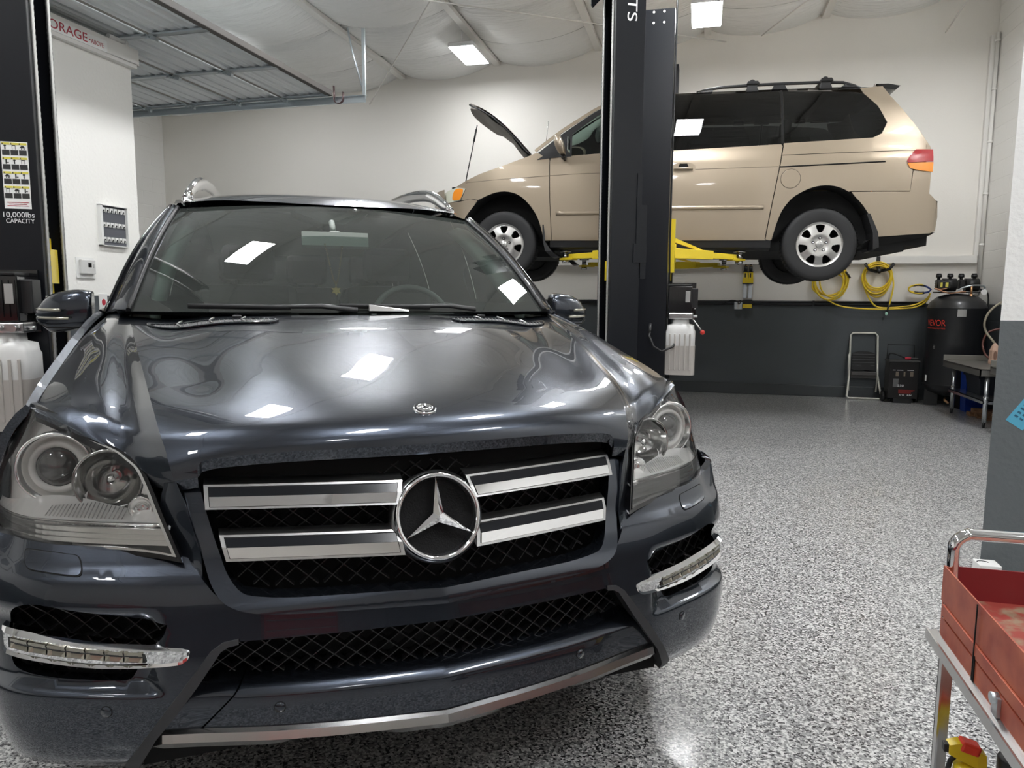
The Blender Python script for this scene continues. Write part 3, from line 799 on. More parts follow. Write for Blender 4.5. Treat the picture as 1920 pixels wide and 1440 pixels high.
# cowl
m = MB(); m.grid(lambda u, v: (u*.78, (1.0+.30*u*u*.6)-.01+v*.10, 1.178+.02*abs(u)-.012*math.sin(PI*v)), 24, 3, -1, 1, 0, 1); m.build('cowl_panel', M['blackpl'], SUV)
for s in (1, -1):
    m = MB(); secs = []
    for i in range(15):
        t = i/14; w = Vector(WS(s, t)); o_ = Vector((s*.838, 1.345, 1.184)).lerp(Vector((s*.664, 1.985, 1.632)), t); o_ += Vector((s*.012, 0, .028))*math.sin(PI*t)
        mid = (w+o_)/2+Vector((s*.006, -.012, .012))
        secs.append([w+Vector((0, -.002, .001)), w.lerp(mid, .3)+Vector((0, -.006, .004)), mid, o_+Vector((0, -.004, .003)), o_+Vector((0, .02, -.01)), w+Vector((0, .03, -.02))])
    m.sweep(secs, smooth=True); m.build('windshield_pillar', M['paint'], SUV)
    m = MB(); m.tube([Vector(WS(s, t))+Vector((s*.004, -.003, .004)) for t in [i/14 for i in range(15)]], .009, 8); m.build('windshield_seal', M['blackpl'], SUV)
    m = MB(); m.tube([Vector((s*.838, 1.345, 1.186)).lerp(Vector((s*.664, 1.985, 1.632)), t)+Vector((s*.012, 0, .028))*math.sin(PI*t)+Vector((s*.004, 0, .004)) for t in [i/14 for i in range(15)]], .006, 6); m.build('pillar_trim', M['blackgloss'], SUV)
def ROOF(u, v):
    a = abs(u); y0 = 1.842+.120*a**2.2; y = y0+(4.92-y0)*v
    zc = interp(y, [(1.84, 1.648), (1.95, 1.690), (2.15, 1.729), (2.4, 1.752), (2.6, 1.763), (3.2, 1.770), (4.2, 1.75), (4.92, 1.66)])
    ze = interp(y, [(1.84, 1.618), (1.97, 1.640), (2.4, 1.706), (3.2, 1.73), (4.2, 1.70), (4.92, 1.60)])
    xe = interp(y, [(1.84, .640), (1.97, .655), (2.6, .672), (4.0, .665), (4.92, .60)])
    return (u*xe, y, zc+(ze-zc)*a**2.6)
m = MB(); m.grid(ROOF, 40, 50, -1, 1, 0, 1); m.build('roof', M['paint'], SUV)
for s in (1, -1):
    pts = [icurve(t/30*2.42+2.16, [(2.16, .622, 1.672), (2.28, .604, 1.738), (2.42, .580, 1.788), (2.6, .558, 1.812), (2.9, .535, 1.830), (3.3, .52, 1.838), (4.1, .52, 1.822), (4.4, .53, 1.79), (4.58, .545, 1.715)]) for t in range(31)]
    m = MB(); m.tube([(s*p[0], 2.16+t/30*2.42, p[1]) for t, p in enumerate(pts)], (.017, .032), 14, flat=(1, 0, 0)); m.build('roof_rail', M['chrome'], SUV)
    m = MB(); m.box((s*.618, 2.22, 1.688), (.040, .17, .045), rot=Matrix.Rotation(.25, 3, 'X'), bev=.014); m.build('rail_foot', M['chrome'], SUV)
# rear end
m = MB(); m.grid(lambda u, v: (u*(.84-.22*v), 5.02-.12*v-.10*u*u, 1.22+.44*v), 12, 5, -1, 1, 0, 1); m.build('rear_window', M['privacy'], SUV)
m = MB(); m.grid(lambda u, v: (u*.95, 5.06-.22*abs(u)**3, .36+.86*v), 12, 5, -1, 1, 0, 1); m.build('tailgate', M['paint'], SUV)
m = MB(); m.b2(-.86, .86, .55, 4.9, .30, .36); m.build('floor_pan', M['void'], SUV)
m = MB(); m.b2(-.62, .62, .45, 1.35, .36, .86); m.build('engine_bay', M['void'], SUV)

# mirrors
for s in (1, -1):
    T = thing_part('side_mirror', SUV); m = MB()
    secs = []
    for i in range(13):
        t = i/12; x = .905+.175*t
        zt = interp(t, [(0, 1.262), (.2, 1.270), (.6, 1.262), (.85, 1.245), (1, 1.215)]); zb = interp(t, [(0, 1.135), (.3, 1.122), (.8, 1.112), (1, 1.140)])
        yc = 1.53+.05*t; dep = .075*(1-.25*(2*t-1)**2); sec = []
        for k in range(20):
            a = 2*PI*k/20; c, q = math.cos(a), math.sin(a)
            sec.append((s*x, yc-dep*(abs(c)**.7)*(1 if c > 0 else -.35), (zt+zb)/2+(zt-zb)/2*(abs(q)**.6)*(1 if q > 0 else -1)))
        secs.append(sec)
    secs = [[tuple(Vector(p).lerp(Vector((s*.905, 1.55, 1.197)), .25)) for p in secs[0]]]+secs+[[tuple(Vector(p).lerp(Vector((s*1.085, 1.58, 1.178)), .35)+Vector((s*.012, 0, 0))) for p in secs[-1]]]
    m.sweep(secs, smooth=True); m.build('mirror_shell', M['paint'], T)
    m = MB()
    for zz, x0 in ((1.195, 1.0), (1.165, .975)):
        m.tube([(s*(x0+(1.086-x0)*i/8), 1.463+.058*(i/8)**3.0+.012*(i/8), zz+.002*i/8) for i in range(9)], .0055, 6)
    m.build('mirror_turn_signal', M['ledlens'], T)
    m = MB(); m.tube([(s*.905, 1.472, 1.137), (s*.98, 1.468, 1.134), (s*1.05, 1.49, 1.134), (s*1.085, 1.53, 1.15)], .003, 6); m.build('mirror_seam', M['void'], T)
    m = MB(); m.sweep([[(s*.845, 1.42, 1.15), (s*.845, 1.52, 1.15), (s*.845, 1.52, 1.20), (s*.845, 1.43, 1.20)], [(s*.93, 1.49, 1.125), (s*.93, 1.57, 1.125), (s*.93, 1.57, 1.165), (s*.93, 1.50, 1.165)]]); m.build('mirror_arm', M['paint'], T)
    m = MB(); m.b2(s*.935, s*1.07, 1.592, 1.60, 1.14, 1.245); m.build('mirror_glass', M['mirrorglass'], T)

# wipers
def wiper(p0, p1, p2):
    T = thing_part('wiper', SUV)
    m = MB(); m.tube([p0, Vector(p0).lerp(Vector(p1), .35)+Vector((0, -.004, .01)), p1], [(.011, .008), (.010, .007), (.006, .006)], 8); m.build('wiper_arm', M['blackpl'], T)
    a = Vector(p1).lerp(Vector(p2), -.6); m = MB(); m.tube([a, p1, Vector(p1).lerp(Vector(p2), .5), p2], (.007, .010), 8); m.build('wiper_blade', M['rubber'], T)
wiper((-.02, 1.035, 1.202), (-.36, 1.075, 1.212), (-.56, 1.10, 1.215))
wiper((.42, 1.09, 1.205), (.12, 1.055, 1.214), (-.08, 1.055, 1.216))
m = MB(); m.sweep([[(.02, 1.03, 1.20), (.02, 1.06, 1.20), (.02, 1.06, 1.222), (.02, 1.035, 1.222)], [(.16, 1.04, 1.198), (.16, 1.06, 1.198), (.16, 1.06, 1.204), (.16, 1.045, 1.204)]]); m.build('wiper_cap', M['lampgrey'], SUV)

# interior
I = thing_part('cabin', SUV)
m = MB(); m.sweep([[(x, 1.20, 1.13), (x, 1.45, 1.165-.02*abs(x)), (x, 1.78, 1.14), (x, 1.86, 1.05), (x, 1.80, .75), (x, 1.3, .75)] for x in (-.76, -.4, 0, .4, .76)], smooth=False); m.build('dashboard', M['interior'], I)
m = MB(); m.grid(lambda u, v: (.36+u*.17, 1.62+.10*v, 1.150+.05*(1-u*u)*(1-abs(2*v-1))+.01), 10, 6, -1, 1, 0, 1); m.build('instrument_hood', M['interior'], I)
sw = frame((.36, 1.90, 1.13), (1, 0, 0), (0, .45, .9)); m = MB(); m.tube([sw @ Vector((.185*math.cos(a), .185*math.sin(a), 0)) for a in [2*PI*k/32 for k in range(32)]], .014, 8, closed=True)
m.tube([sw @ Vector((-.18, 0, 0)), sw @ Vector((.18, 0, 0))], .016, 6); m.tube([sw @ Vector((0, 0, 0)), sw @ Vector((0, -.18, 0))], .016, 6); m.lathe([(.0001, .03), (.05, .028), (.07, 0)], sw, 20); m.build('steering_wheel', M['leather'], I)
for x, y in ((-.36, 2.45), (.36, 2.45), (-.40, 3.35), (.0, 3.35), (.40, 3.35)):
    m = MB(); w = .24 if y < 3 else .19
    m.box((x, y, 1.02), (w*2, .16, .58), rot=Matrix.Rotation(-.25, 3, 'X'), bev=.05); m.box((x, y-.28, .72), (w*2, .5, .16), bev=.05)
    m.box((x, y+.10, 1.42), (.26, .10, .19), bev=.04); m.cyl((x-.06, y+.07, 1.3), (x-.06, y+.1, 1.4), .007); m.cyl((x+.06, y+.07, 1.3), (x+.06, y+.1, 1.4), .007)
    m.build('car_seat', M['interior'], I)
m = MB(); m.grid(lambda u, v: (u*.60, 1.90+3.0*v, interp(1.90+3.0*v, [(1.84, 1.60), (2.4, 1.67), (3.2, 1.70), (4.9, 1.58)])), 6, 8, -1, 1, 0, 1); m.build('headliner', mat('headliner_grey', (.12, .12, .11), .9), I)
m = MB(); m.sweep([[(x, 1.50, 1.515-.02), (x, 1.515, 1.515-.03), (x, 1.53, 1.515+.03), (x, 1.512, 1.515+.035)] for x in (-.13, -.12, 0, .12, .13)], smooth=False); m.box((0, 1.54, 1.53), (.05, .05, .05), bev=.01); m.cyl((0, 1.56, 1.54), (0, 1.63, 1.60), .012)
mr = m.xf(Matrix.Translation((-.035, 0, -.045))).build('rearview_mirror', mat('mirror_back_grey', (.22, .25, .225), .45), SUV)
m = MB(); m.sweep([[Vector(WS(u, t))+Vector((-.02, .012, -.012)), Vector(WS(u*.9, t))+Vector((-.02, .07, -.035)), Vector(WS(-u*.9, t))+Vector((-.02, .07, -.035)), Vector(WS(-u, t))+Vector((-.02, .012, -.012))] for u, t in ((.27, .985), (.24, .95), (.15, .88), (.09, .82), (.07, .79))], smooth=False); m.build('sensor_housing', M['interior'], SUV)
for s in (1, -1):
    m = MB(); m.sweep([[Vector(WS(s*1.0, t))+Vector((-s*.03, .03, -.03)), Vector(WS(s*1.0, t))+Vector((-s*.075, .08, -.05)), Vector(WS(s*1.0, t))+Vector((s*.02, .14, -.07)), Vector(WS(s*1.0, t))+Vector((s*.03, .05, -.04))] for t in [i/8 for i in range(9)]], smooth=True)
    m.build('pillar_lining', mat('pillar_lining_grey', (.45, .50, .46), .8), SUV)
# gold chain on the mirror
CHX = -.045
ch = thing('necklace', 'thin gold chain with a small gold pendant hanging behind the SUV windshield from its mirror', 'necklace', SUV.matrix_basis @ Vector((0, 0, 0)) if False else (-.5416, 1.4639, 0), .60335)
cpts = []
for i in range(41):
    t = i/40; x = -.032*math.cos(PI*t)*(1 if abs(math.cos(PI*t)) < .9 else 1); 
    x = -.034+.068*t; d = 1-abs(2*t-1)**2.2; cpts.append((CHX+x*(1-.35*d), 1.49-.05*d, 1.455-.155*d))
m = MB()
for i in range(len(cpts)-1):
    a, b = Vector(cpts[i]), Vector(cpts[i+1]); k = max(1, int((b-a).length/.006))
    for j in range(k):
        p = a.lerp(b, j/k); m.box(p, (.005, .005, .0055))
m.build('chain', M['gold'], ch)
m = MB(); P = Vector((CHX, 1.438, 1.272)); m.cyl(P+Vector((0, 0, .025)), P+Vector((0, 0, .012)), .002)
fr = frame(P, (1, 0, 0), (0, .2, 1)); star = [(math.sin(PI*k/6)*(.021 if k % 2 == 0 else .011), math.cos(PI*k/6)*(.021 if k % 2 == 0 else .011)) for k in range(12)]
m.prism(star, -.0015, .0015, fr); m.build('pendant', M['gold'], ch)

# wheels
def tyre_wheel(name, R, W, rim, parent, loc, s, alloy, hubs=7, style='a'):
    T = thing_part(name, parent); T.location = loc; T.rotation_euler = (0, 0, 0 if s > 0 else PI)
    Mx = Matrix.Rotation(PI/2, 4, 'Y')
    m = MB(); h = W/2
    m.lathe([(rim-.01, -h*.9), (rim+.012, -h*.95), (R*.86, -h), (R*.95, -h*.93), (R*.985, -h*.80), (R, -h*.5), (R, h*.5), (R*.985, h*.80), (R*.95, h*.93), (R*.86, h), (rim+.012, h*.95), (rim-.01, h*.9)], Mx, 64)
    m.build('tyre', M['rubber'], T)
    m = MB()
    for k in range(60):
        a = 2*PI*k/60
        for z0, z1 in ((-.8, -.45), (-.35, -.05), (.05, .35), (.45, .8)):
            c = Vector((0, math.cos(a), math.sin(a))); t_ = Vector((0, -math.sin(a), math.cos(a)))
            m.add([c*(R+.001)+Vector((z0*h, 0, 0))-t_*.010, c*(R+.001)+Vector((z1*h, 0, 0))-t_*.004, c*(R+.001)+Vector((z1*h, 0, 0))+t_*.014, c*(R+.001)+Vector((z0*h, 0, 0))+t_*.008], [(0, 1, 2, 3)])
    m.build('tread', M['liner'], T)
    return T, Mx, h
for s in (1, -1):
    for cy in (FW, RW):
        T, Mx, h = tyre_wheel('wheel', .385, .27, .24, SUV, (s*.80, cy, .385), s, M['alloy'])
        m = MB(); m.lathe([(.235, h*.9), (.228, h*.6), (.215, h*.5), (.20, -h*.4), (.0001, -h*.4)], Mx, 48)
        for k in range(10):
            a = 2*PI*k/10; d = Vector((0, math.cos(a), math.sin(a))); q = Vector((0, -math.sin(a), math.cos(a)))
            m.sweep([[d*.05-q*.022+Vector((h*.75, 0, 0)), d*.05+q*.022+Vector((h*.75, 0, 0)), d*.05+q*.022+Vector((h*.45, 0, 0)), d*.05-q*.022+Vector((h*.45, 0, 0))], [d*.23-q*.018+Vector((h*.82, 0, 0)), d*.23+q*.018+Vector((h*.82, 0, 0)), d*.23+q*.018+Vector((h*.55, 0, 0)), d*.23-q*.018+Vector((h*.55, 0, 0))]])
        m.cyl((h*.4, 0, 0), (h*.8, 0, 0), .06, 24); m.build('rim', M['alloy'], T)
    for cy in (FW, RW):
        m = MB(); m.grid(lambda u, v: (s*(.62+.32*v), cy+.415*math.cos(u), .40+.415*math.sin(u)), 20, 2, -.2, PI+.2, 0, 1); m.build('wheel_arch_liner', M['liner'], SUV)
# ------------------------------------------------------------------ camera
cam = bpy.data.cameras.new('camera'); co = bpy.data.objects.new('camera', cam); COL.objects.link(co); SC.camera = co
cam.sensor_width = 36; cam.sensor_fit = 'HORIZONTAL'; cam.lens = 1362.06/1920*36; cam.clip_start = .02
co.matrix_world = Matrix.Translation((0, 0, 1.2482)) @ Matrix.Rotation(.25233, 4, 'Z') @ Matrix.Rotation(PI/2-.118134, 4, 'X') @ Matrix.Rotation(.006161, 4, 'Z')
SC.view_settings.view_transform = 'Standard'; SC.view_settings.look = 'None'; SC.view_settings.gamma = 1; SC.view_settings.exposure = 1.08
SC.cycles.diffuse_bounces = 7; SC.cycles.max_bounces = 12; SC.cycles.transparent_max_bounces = 16
w = bpy.data.worlds.new('world'); SC.world = w; w.use_nodes = True; w.node_tree.nodes['Background'].inputs[0].default_value = (.5, .52, .55, 1); w.node_tree.nodes['Background'].inputs[1].default_value = .05

# ------------------------------------------------------------------ room materials
fl = mat('epoxy_flake_floor', rough=.30, coat=.35, coat_r=.12); N, L, b = nodes(fl)
tc = N.new('ShaderNodeTexCoord'); mp = N.new('ShaderNodeMapping'); mp.inputs['Scale'].default_value = (1, 1, 1)
nz = N.new('ShaderNodeTexNoise'); nz.inputs['Scale'].default_value = 90; nz.inputs['Detail'].default_value = 1
mxv = N.new('ShaderNodeMixRGB'); mxv.inputs[0].default_value = .003
vo = N.new('ShaderNodeTexVoronoi'); vo.inputs['Scale'].default_value = 170; vo.inputs['Randomness'].default_value = 1
sp = N.new('ShaderNodeSeparateColor'); rp = N.new('ShaderNodeValToRGB'); rp.color_ramp.interpolation = 'CONSTANT'
el = rp.color_ramp.elements; el[0].position = 0; el[0].color = (.012, .012, .014, 1); el[1].position = .15; el[1].color = (.13, .13, .135, 1)
for p, c in ((.27, (.24, .24, .24)), (.52, (.38, .38, .375)), (.74, (.62, .62, .61))): e = el.new(p); e.color = (*c, 1)
L.new(tc.outputs['Object'], mxv.inputs[1]); L.new(tc.outputs['Object'], nz.inputs['Vector']); L.new(nz.outputs['Color'], mxv.inputs[2]); L.new(mxv.outputs[0], vo.inputs['Vector'])
L.new(vo.outputs['Color'], sp.inputs[0]); L.new(sp.outputs[0], rp.inputs['Fac']); L.new(rp.outputs['Color'], b.inputs['Base Color'])
def wallmat(name, up, dn, zsplit, bump=.25, blocks=False, bscale=60):
    m = mat(name, rough=.55); N, L, b = nodes(m); tc = N.new('ShaderNodeTexCoord'); se = N.new('ShaderNodeSeparateXYZ'); L.new(tc.outputs['Object'], se.inputs[0])
    gt = N.new('ShaderNodeMath'); gt.operation = 'GREATER_THAN'; gt.inputs[1].default_value = zsplit; L.new(se.outputs['Z'], gt.inputs[0])
    mx = N.new('ShaderNodeMixRGB'); mx.inputs[1].default_value = (*dn, 1); mx.inputs[2].default_value = (*up, 1); L.new(gt.outputs[0], mx.inputs[0]); L.new(mx.outputs[0], b.inputs['Base Color'])
    n = N.new('ShaderNodeTexNoise'); n.inputs['Scale'].default_value = bscale; n.inputs['Detail'].default_value = 4; L.new(tc.outputs['Object'], n.inputs['Vector'])
    bp = N.new('ShaderNodeBump'); bp.inputs['Strength'].default_value = bump; bp.inputs['Distance'].default_value = .004; L.new(n.outputs['Fac'], bp.inputs['Height']); last = bp
    if blocks:
        cb = N.new('ShaderNodeCombineXYZ'); L.new(se.outputs['Y'], cb.inputs[0]); L.new(se.outputs['Z'], cb.inputs[1])
        br = N.new('ShaderNodeTexBrick'); br.inputs['Scale'].default_value = 1; br.inputs['Brick Width'].default_value = .40; br.inputs['Row Height'].default_value = .203; br.inputs['Mortar Size'].default_value = .006; br.inputs['Mortar Smooth'].default_value = .6
        L.new(cb.outputs[0], br.inputs['Vector']); b2 = N.new('ShaderNodeBump'); b2.invert = True; b2.inputs['Strength'].default_value = .5; b2.inputs['Distance'].default_value = .006
        L.new(br.outputs['Fac'], b2.inputs['Height']); L.new(bp.outputs['Normal'], b2.inputs['Normal']); last = b2
    L.new(last.outputs['Normal'], b.inputs['Normal']); return m
WHITE = (.81, .785, .735); DARK = (.075, .085, .092)
W_back = wallmat('back_wall_paint', WHITE, DARK, 1.205); W_side = wallmat('block_wall_paint', (.86, .85, .82), DARK, 1.205, blocks=True)
W_stuc = wallmat('textured_plaster', (.88, .87, .83), DARK, 1.245, bump=.8, bscale=45)
W_pil = wallmat('textured_partition', (.88, .88, .86), (.13, .145, .15), 1.17, bump=.8, bscale=45)
M['basebd'] = mat('dark_grey_base', (.05, .056, .06), .4); M['whitepaint'] = mat('white_paint', (.80, .785, .75), .45)
X0, X1, Y0, Y1 = -8.32, 3.27, -5.0, 10.086
def struct(m, name, mt, **k): o = m.build(name, mt, **k); o['kind'] = 'structure'; return o
m = MB(); m.b2(X0-.2, X1+.2, Y0-.2, Y1+.2, -.1, 0); struct(m, 'floor', fl)
zc = lambda x: 4.60+.063*x
m = MB(); m.add([(X0-.1, Y1, 0), (X1+.1, Y1, 0), (X1+.1, Y1, zc(X1)+.4), (X0-.1, Y1, zc(X0)+.4), (X0-.1, Y1+.15, 0), (X1+.1, Y1+.15, 0), (X1+.1, Y1+.15, zc(X1)+.4), (X0-.1, Y1+.15, zc(X0)+.4)], [(0, 1, 2, 3), (4, 7, 6, 5), (0, 4, 5, 1), (3, 2, 6, 7), (0, 3, 7, 4), (1, 5, 6, 2)]); struct(m, 'wall_back', W_back)
m = MB(); m.b2(X0-.15, X0, Y0, Y1, 0, 4.6); struct(m, 'wall_left', W_side)
m = MB(); m.b2(X1, X1+.15, Y0, Y1, 0, 5.2); struct(m, 'wall_right', W_side)
m = MB(); m.b2(X0, X1, Y0-.15, Y0, 0, 5.2); struct(m, 'wall_front', W_back)
m = MB(); m.b2(-.0, 1, 0, 1, 0, 1); 
# partition on the right
m = MB(); m.prism([(1.16, 3.306), (X1, 3.306), (X1, 3.50), (1.25, 3.50)], 0, 4.75); struct(m, 'wall_partition', W_pil)
# storage room block on the left
m = MB(); m.b2(X0, -4.75, Y0, 5.41, 0, 3.17); struct(m, 'wall_storage', W_stuc)
m = MB(); m.b2(-4.75, -4.70, Y0, 5.43, 3.155, 3.19); m.b2(-4.78, -4.70, Y0, 5.455, 3.185, 3.31); m.b2(X0, -4.70, 5.41, 5.455, 3.185, 3.31); struct(m, 'trim_1', M['whitepaint'])
# rail along the back wall and dark base strip
m = MB(); m.b2(X0, 3.21, Y1-.075, Y1, 1.700, 1.790); struct(m, 'trim_2', M['whitepaint'])
m = MB(); m.b2(X0, X1, Y1-.035, Y1, 0, .145, bev=.006); struct(m, 'baseboard_back', M['basebd'])
m = MB(); m.b2(X1-.035, X1, 3.5, Y1-.035, 0, .145, bev=.006); struct(m, 'baseboard_right', M['basebd'])
# ceiling: fabric faced insulation sagging between battens
cl = mat('insulation_facing', (.86, .86, .845), .45); N, L, b = nodes(cl); tc = N.new('ShaderNodeTexCoord'); wv = N.new('ShaderNodeTexNoise'); wv.inputs['Scale'].default_value = 6; wv.inputs['Detail'].default_value = 5
mp = N.new('ShaderNodeMapping'); mp.inputs['Scale'].default_value = (.6, 3.2, 1); mp.inputs['Rotation'].default_value = (0, 0, .5); L.new(tc.outputs['Object'], mp.inputs[0]); L.new(mp.outputs[0], wv.inputs['Vector'])
bp = N.new('ShaderNodeBump'); bp.inputs['Strength'].default_value = .55; bp.inputs['Distance'].default_value = .05; L.new(wv.outputs['Fac'], bp.inputs['Height']); L.new(bp.outputs['Normal'], b.inputs['Normal'])
BX0, BW = -1.44, 1.40; CY, CW = 9.35, 1.15
def ceil_z(x, y):
    fx = ((x-BX0)/BW) % 1; fy = ((y-CY)/CW) % 1
    sag = .13*(4*fx*(1-fx))**.8
    ridge = .035*math.exp(-(min(fy, 1-fy)/.05)**2)
    return zc(x)+.10-sag*(1-.0*fy)-.05*(4*fy*(1-fy))**.7*(4*fx*(1-fx))**.5+ridge*.6
m = MB(); nx, ny = 150, 240
m.grid(lambda u, v: (X0-.1+(X1-X0+.2)*u, Y0-.1+(Y1-Y0+.2)*v, ceil_z(X0-.1+(X1-X0+.2)*u, Y0-.1+(Y1-Y0+.2)*v)), nx, ny); o = struct(m, 'ceiling', cl, fix=False)
k = 2
for i in range(-5, 4):
    x = BX0+BW*i
    if X0 < x < X1:
        k += 1; m = MB(); m.box((x, (Y0+Y1)/2, zc(x)+.03), (.085, Y1-Y0, .05)); struct(m, 'trim_%d' % k, M['whitepaint'])
# seams of the fabric, dark thin lines
M['seam'] = mat('seam_tape_grey', (.30, .30, .29), .6)
for j in range(-12, 2):
    y = CY+CW*j
    if y < Y0+.2 or y > Y1: continue
    k += 1; m = MB(); m.tube([(x, y, ceil_z(x, y)-.004) for x in [X0+.05+(X1-X0-.1)*i/110 for i in range(111)]], .006, 4); struct(m, 'trim_%d' % k, M['seam'])

# ------------------------------------------------------------------ ceiling lamps
M['led'] = mat('led_diffuser', (1, 1, 1), .5, emit=38, emit_col=(.97, .985, 1.0)); M['lamp_white'] = mat('lamp_housing', (.8, .8, .8), .4)
M['led_dim'] = mat('led_diffuser_dim', (1, 1, 1), .5, emit=19, emit_col=(.97, .985, 1.0))
def lamp(x, y, lab):
    z = 4.24; t = thing('ceiling_lamp', lab, 'lamp', (x, y, z), 0, 'flat white LED lamps under the ceiling')
    m = MB(); m.b2(-.16, .16, -.35, .35, 0, .05, bev=.01); m.build('housing', M['lamp_white'], t)
    m = MB(); m.b2(-.15, .15, -.34, .34, -.006, .001); m.build('diffuser', M['led_dim'] if (y > 7.8 or y < -1) else M['led'], t)
    m = MB(); 
    for s in (1, -1): m.tube([(0, s*.3, .05), (0, s*.3, zc(x)-z+.02)], .006, 6)
    m.box((0, 0, .085), (.16, .3, .07)); m.build('driver_box', M['lamp_white'], t)
    return t
LP = [(-2.90, 9.02), (-.05, 8.37), (-2.90, 6.30), (-.05, 5.85), (-2.95, 3.75), (-.05, 3.25), (-2.95, .8), (-.05, .75), (2.2, .8), (2.85, 8.0), (2.85, 5.6), (-5.75, 8.3), (-7.5, 8.3), (-2.95, -2.0), (.9, -2.0)]  # far-left pair and pair behind viewer: unseen, added to brighten wall and car
for i, (x, y) in enumerate(LP):
    lab = 'bright white rectangular LED lamp under the ceiling, one of the row outside the picture'
    if i == 0: lab = 'bright white LED ceiling lamp above the SUV roof, left of the tall black lift column'
    if i == 1: lab = 'bright white LED ceiling lamp above the van roof, right of the black lift column'
    t = lamp(x, y, lab)
# ------------------------------------------------------------------ gold minivan on the lift
VAN = thing('minivan', 'gold beige minivan raised on a yellow-armed lift, its bonnet propped open', 'car', (0, 0, 0))
VF = Vector((-.998778, -.048588, .008985)); VL = Vector((.04859, -.998819, 0)); VU = VF.cross(VL)
_m = Matrix((VF, VL, VU)).transposed().to_4x4(); _m.translation = Vector((1.0019, 8.2271, 1.7564)); VAN.matrix_world = _m
VANM = _m.copy()
def lat(f, z):
    b = interp(z, [(-.25, .90), (-.1, .93), (.1, .948), (.5, .957), (.75, .942), (.87, .905), (1.0, .882), (1.1, .855), (1.25, .806), (1.36, .752), (1.45, .69)])
    b -= interp(f, [(2.6, 0), (3.0, .004), (3.3, .035), (3.5, .10), (3.65, .20), (3.8, .42), (3.88, .7)]) if f > 2.6 else 0
    if f < -.4: b -= interp(-f, [(.4, 0), (.7, .02), (.9, .06), (1.0, .13), (1.06, .28)])
    return max(.0, b)
def VS(s): return lambda f, z: (f, s*lat(f, z), z)
def vp(name, out, s=None, mt=None, off_=0, holes=(), step=.035, depth=.012, **k):
    for s in ((1, -1) if s is None else (s,)):
        panel(name, mt or M['tan'], VAN, out, VS(s), step, holes=holes, off=off_, depth=depth, ddir=(0, -s, 0), flip=(s > 0), **k)
def varch(cf, r, z0, a0, a1, n=16): return [(cf+r*math.cos(math.radians(a0+(a1-a0)*i/n)), z0+r*1.03*math.sin(math.radians(a0+(a1-a0)*i/n))) for i in range(n+1)]
arF = [(3.40, .20), (3.386, .261), (3.252, .42), (3.12, .49), (2.986, .513), (2.86, .485), (2.759, .412), (2.68, .315), (2.628, .211), (2.586, .06)]
arR = [(.434, .04), (.40, .18), (.359, .30), (.29, .40), (.208, .462), (.10, .51), (-.003, .526), (-.11, .512), (-.205, .466), (-.30, .385), (-.371, .294), (-.44, .18), (-.483, .086)]
arF = smooth_poly(arF, closed=False, sub=3); arR = smooth_poly(arR, closed=False, sub=3)
# outlines (forward, up)
vp('front_fender', [(2.506, .034), (2.53, .40), (2.542, .80), (2.55, .84), (2.68, .886), (2.775, .848), (3.026, .757), (3.25, .69), (3.408, .626), (3.52, .575), (3.40, .55), (3.451, .44), (3.33, .448), (3.262, .437)]+arF[8:]+[(2.575, .034)])
vp('front_bumper', [(3.27, .43), (3.34, .446), (3.46, .43), (3.68, .425), (3.80, .42), (3.87, .38), (3.87, .12), (3.80, .03), (3.60, -.02), (3.44, .0), (3.41, .16), (3.385, .27)], mt=M['tan'])
vp('front_door', [(2.500, .034), (2.524, .40), (2.536, .80), (2.53, .838), (2.10, .862), (1.45, .874), (1.45, .034)])
vp('sliding_door', [(1.443, .034), (1.443, .873), (.392, .910), (.376, .893), (.402, .70), (.455, .35), (.496, .046), (.485, .034)])
vp('rear_quarter', [(.450, .034), (.488, .042), (.447, .35), (.394, .70), (.366, .895), (.372, .918), (-.395, .948), (-.47, .985), (-.514, 1.088), (-.44, 1.24), (-.36, 1.33), (-.324, 1.372), (-.30, 1.43), (-.494, 1.445), (-.548, 1.34), (-.65, 1.20), (-.743, 1.071), (-.82, .96), (-.883, .871), (-.895, .838), (-.759, .83), (-.711, .79), (-.683, .733), (-.711, .666), (-.735, .655), (-.722, .470), (-.225, .470)]+arR[::-1][12:])
vp('rear_bumper', [(-.232, .463), (-.722, .463), (-.742, .648), (-.895, .636), (-.893, .449), (-.984, .374), (-1.0, .25), (-.985, .124), (-.93, .10), (-.485, .066)]+arR[::-1][1:11])
# glass band
vp('front_window', [(2.50, .845), (2.107, .865), (1.47, .88), (1.47, 1.40), (2.0, 1.335), (2.16, 1.24), (2.33, 1.09)], mt=M['sideglass'], off_=-.006, depth=0)
vp('sliding_window', [(1.415, .873), (.392, .914), (.404, 1.432), (1.436, 1.432)], mt=M['privacy'], off_=-.003, depth=0)
vp('quarter_window', smooth_poly([(.362, .918, 1), (-.36, .948), (-.44, .972), (-.505, 1.07), (-.46, 1.20), (-.40, 1.295), (-.33, 1.362), (-.25, 1.392), (.378, 1.434, 1)], sub=4), mt=M['privacy'], off_=-.003, depth=0)
vp('window_trim', [(1.443, .87), (1.443, 1.45), (1.47, 1.45), (1.47, .87)], mt=M['blackgloss'], off_=.001)
vp('window_trim', [(.366, .915), (.380, 1.44), (.402, 1.44), (.390, .913)], mt=M['blackgloss'], off_=.002)
vp('mirror_triangle', [(2.668, .812), (2.515, .83), (2.33, .84), (2.33, 1.06), (2.42, .99)], mt=M['blackpl'], off_=.004)
vp('window_pillar', [(2.683, .892), (2.412, 1.092), (2.126, 1.283), (1.90, 1.41), (1.45, 1.43), (1.45, 1.45), (1.9, 1.445), (2.14, 1.31), (2.43, 1.12), (2.70, .915)], mt=M['tan'], off_=.004)
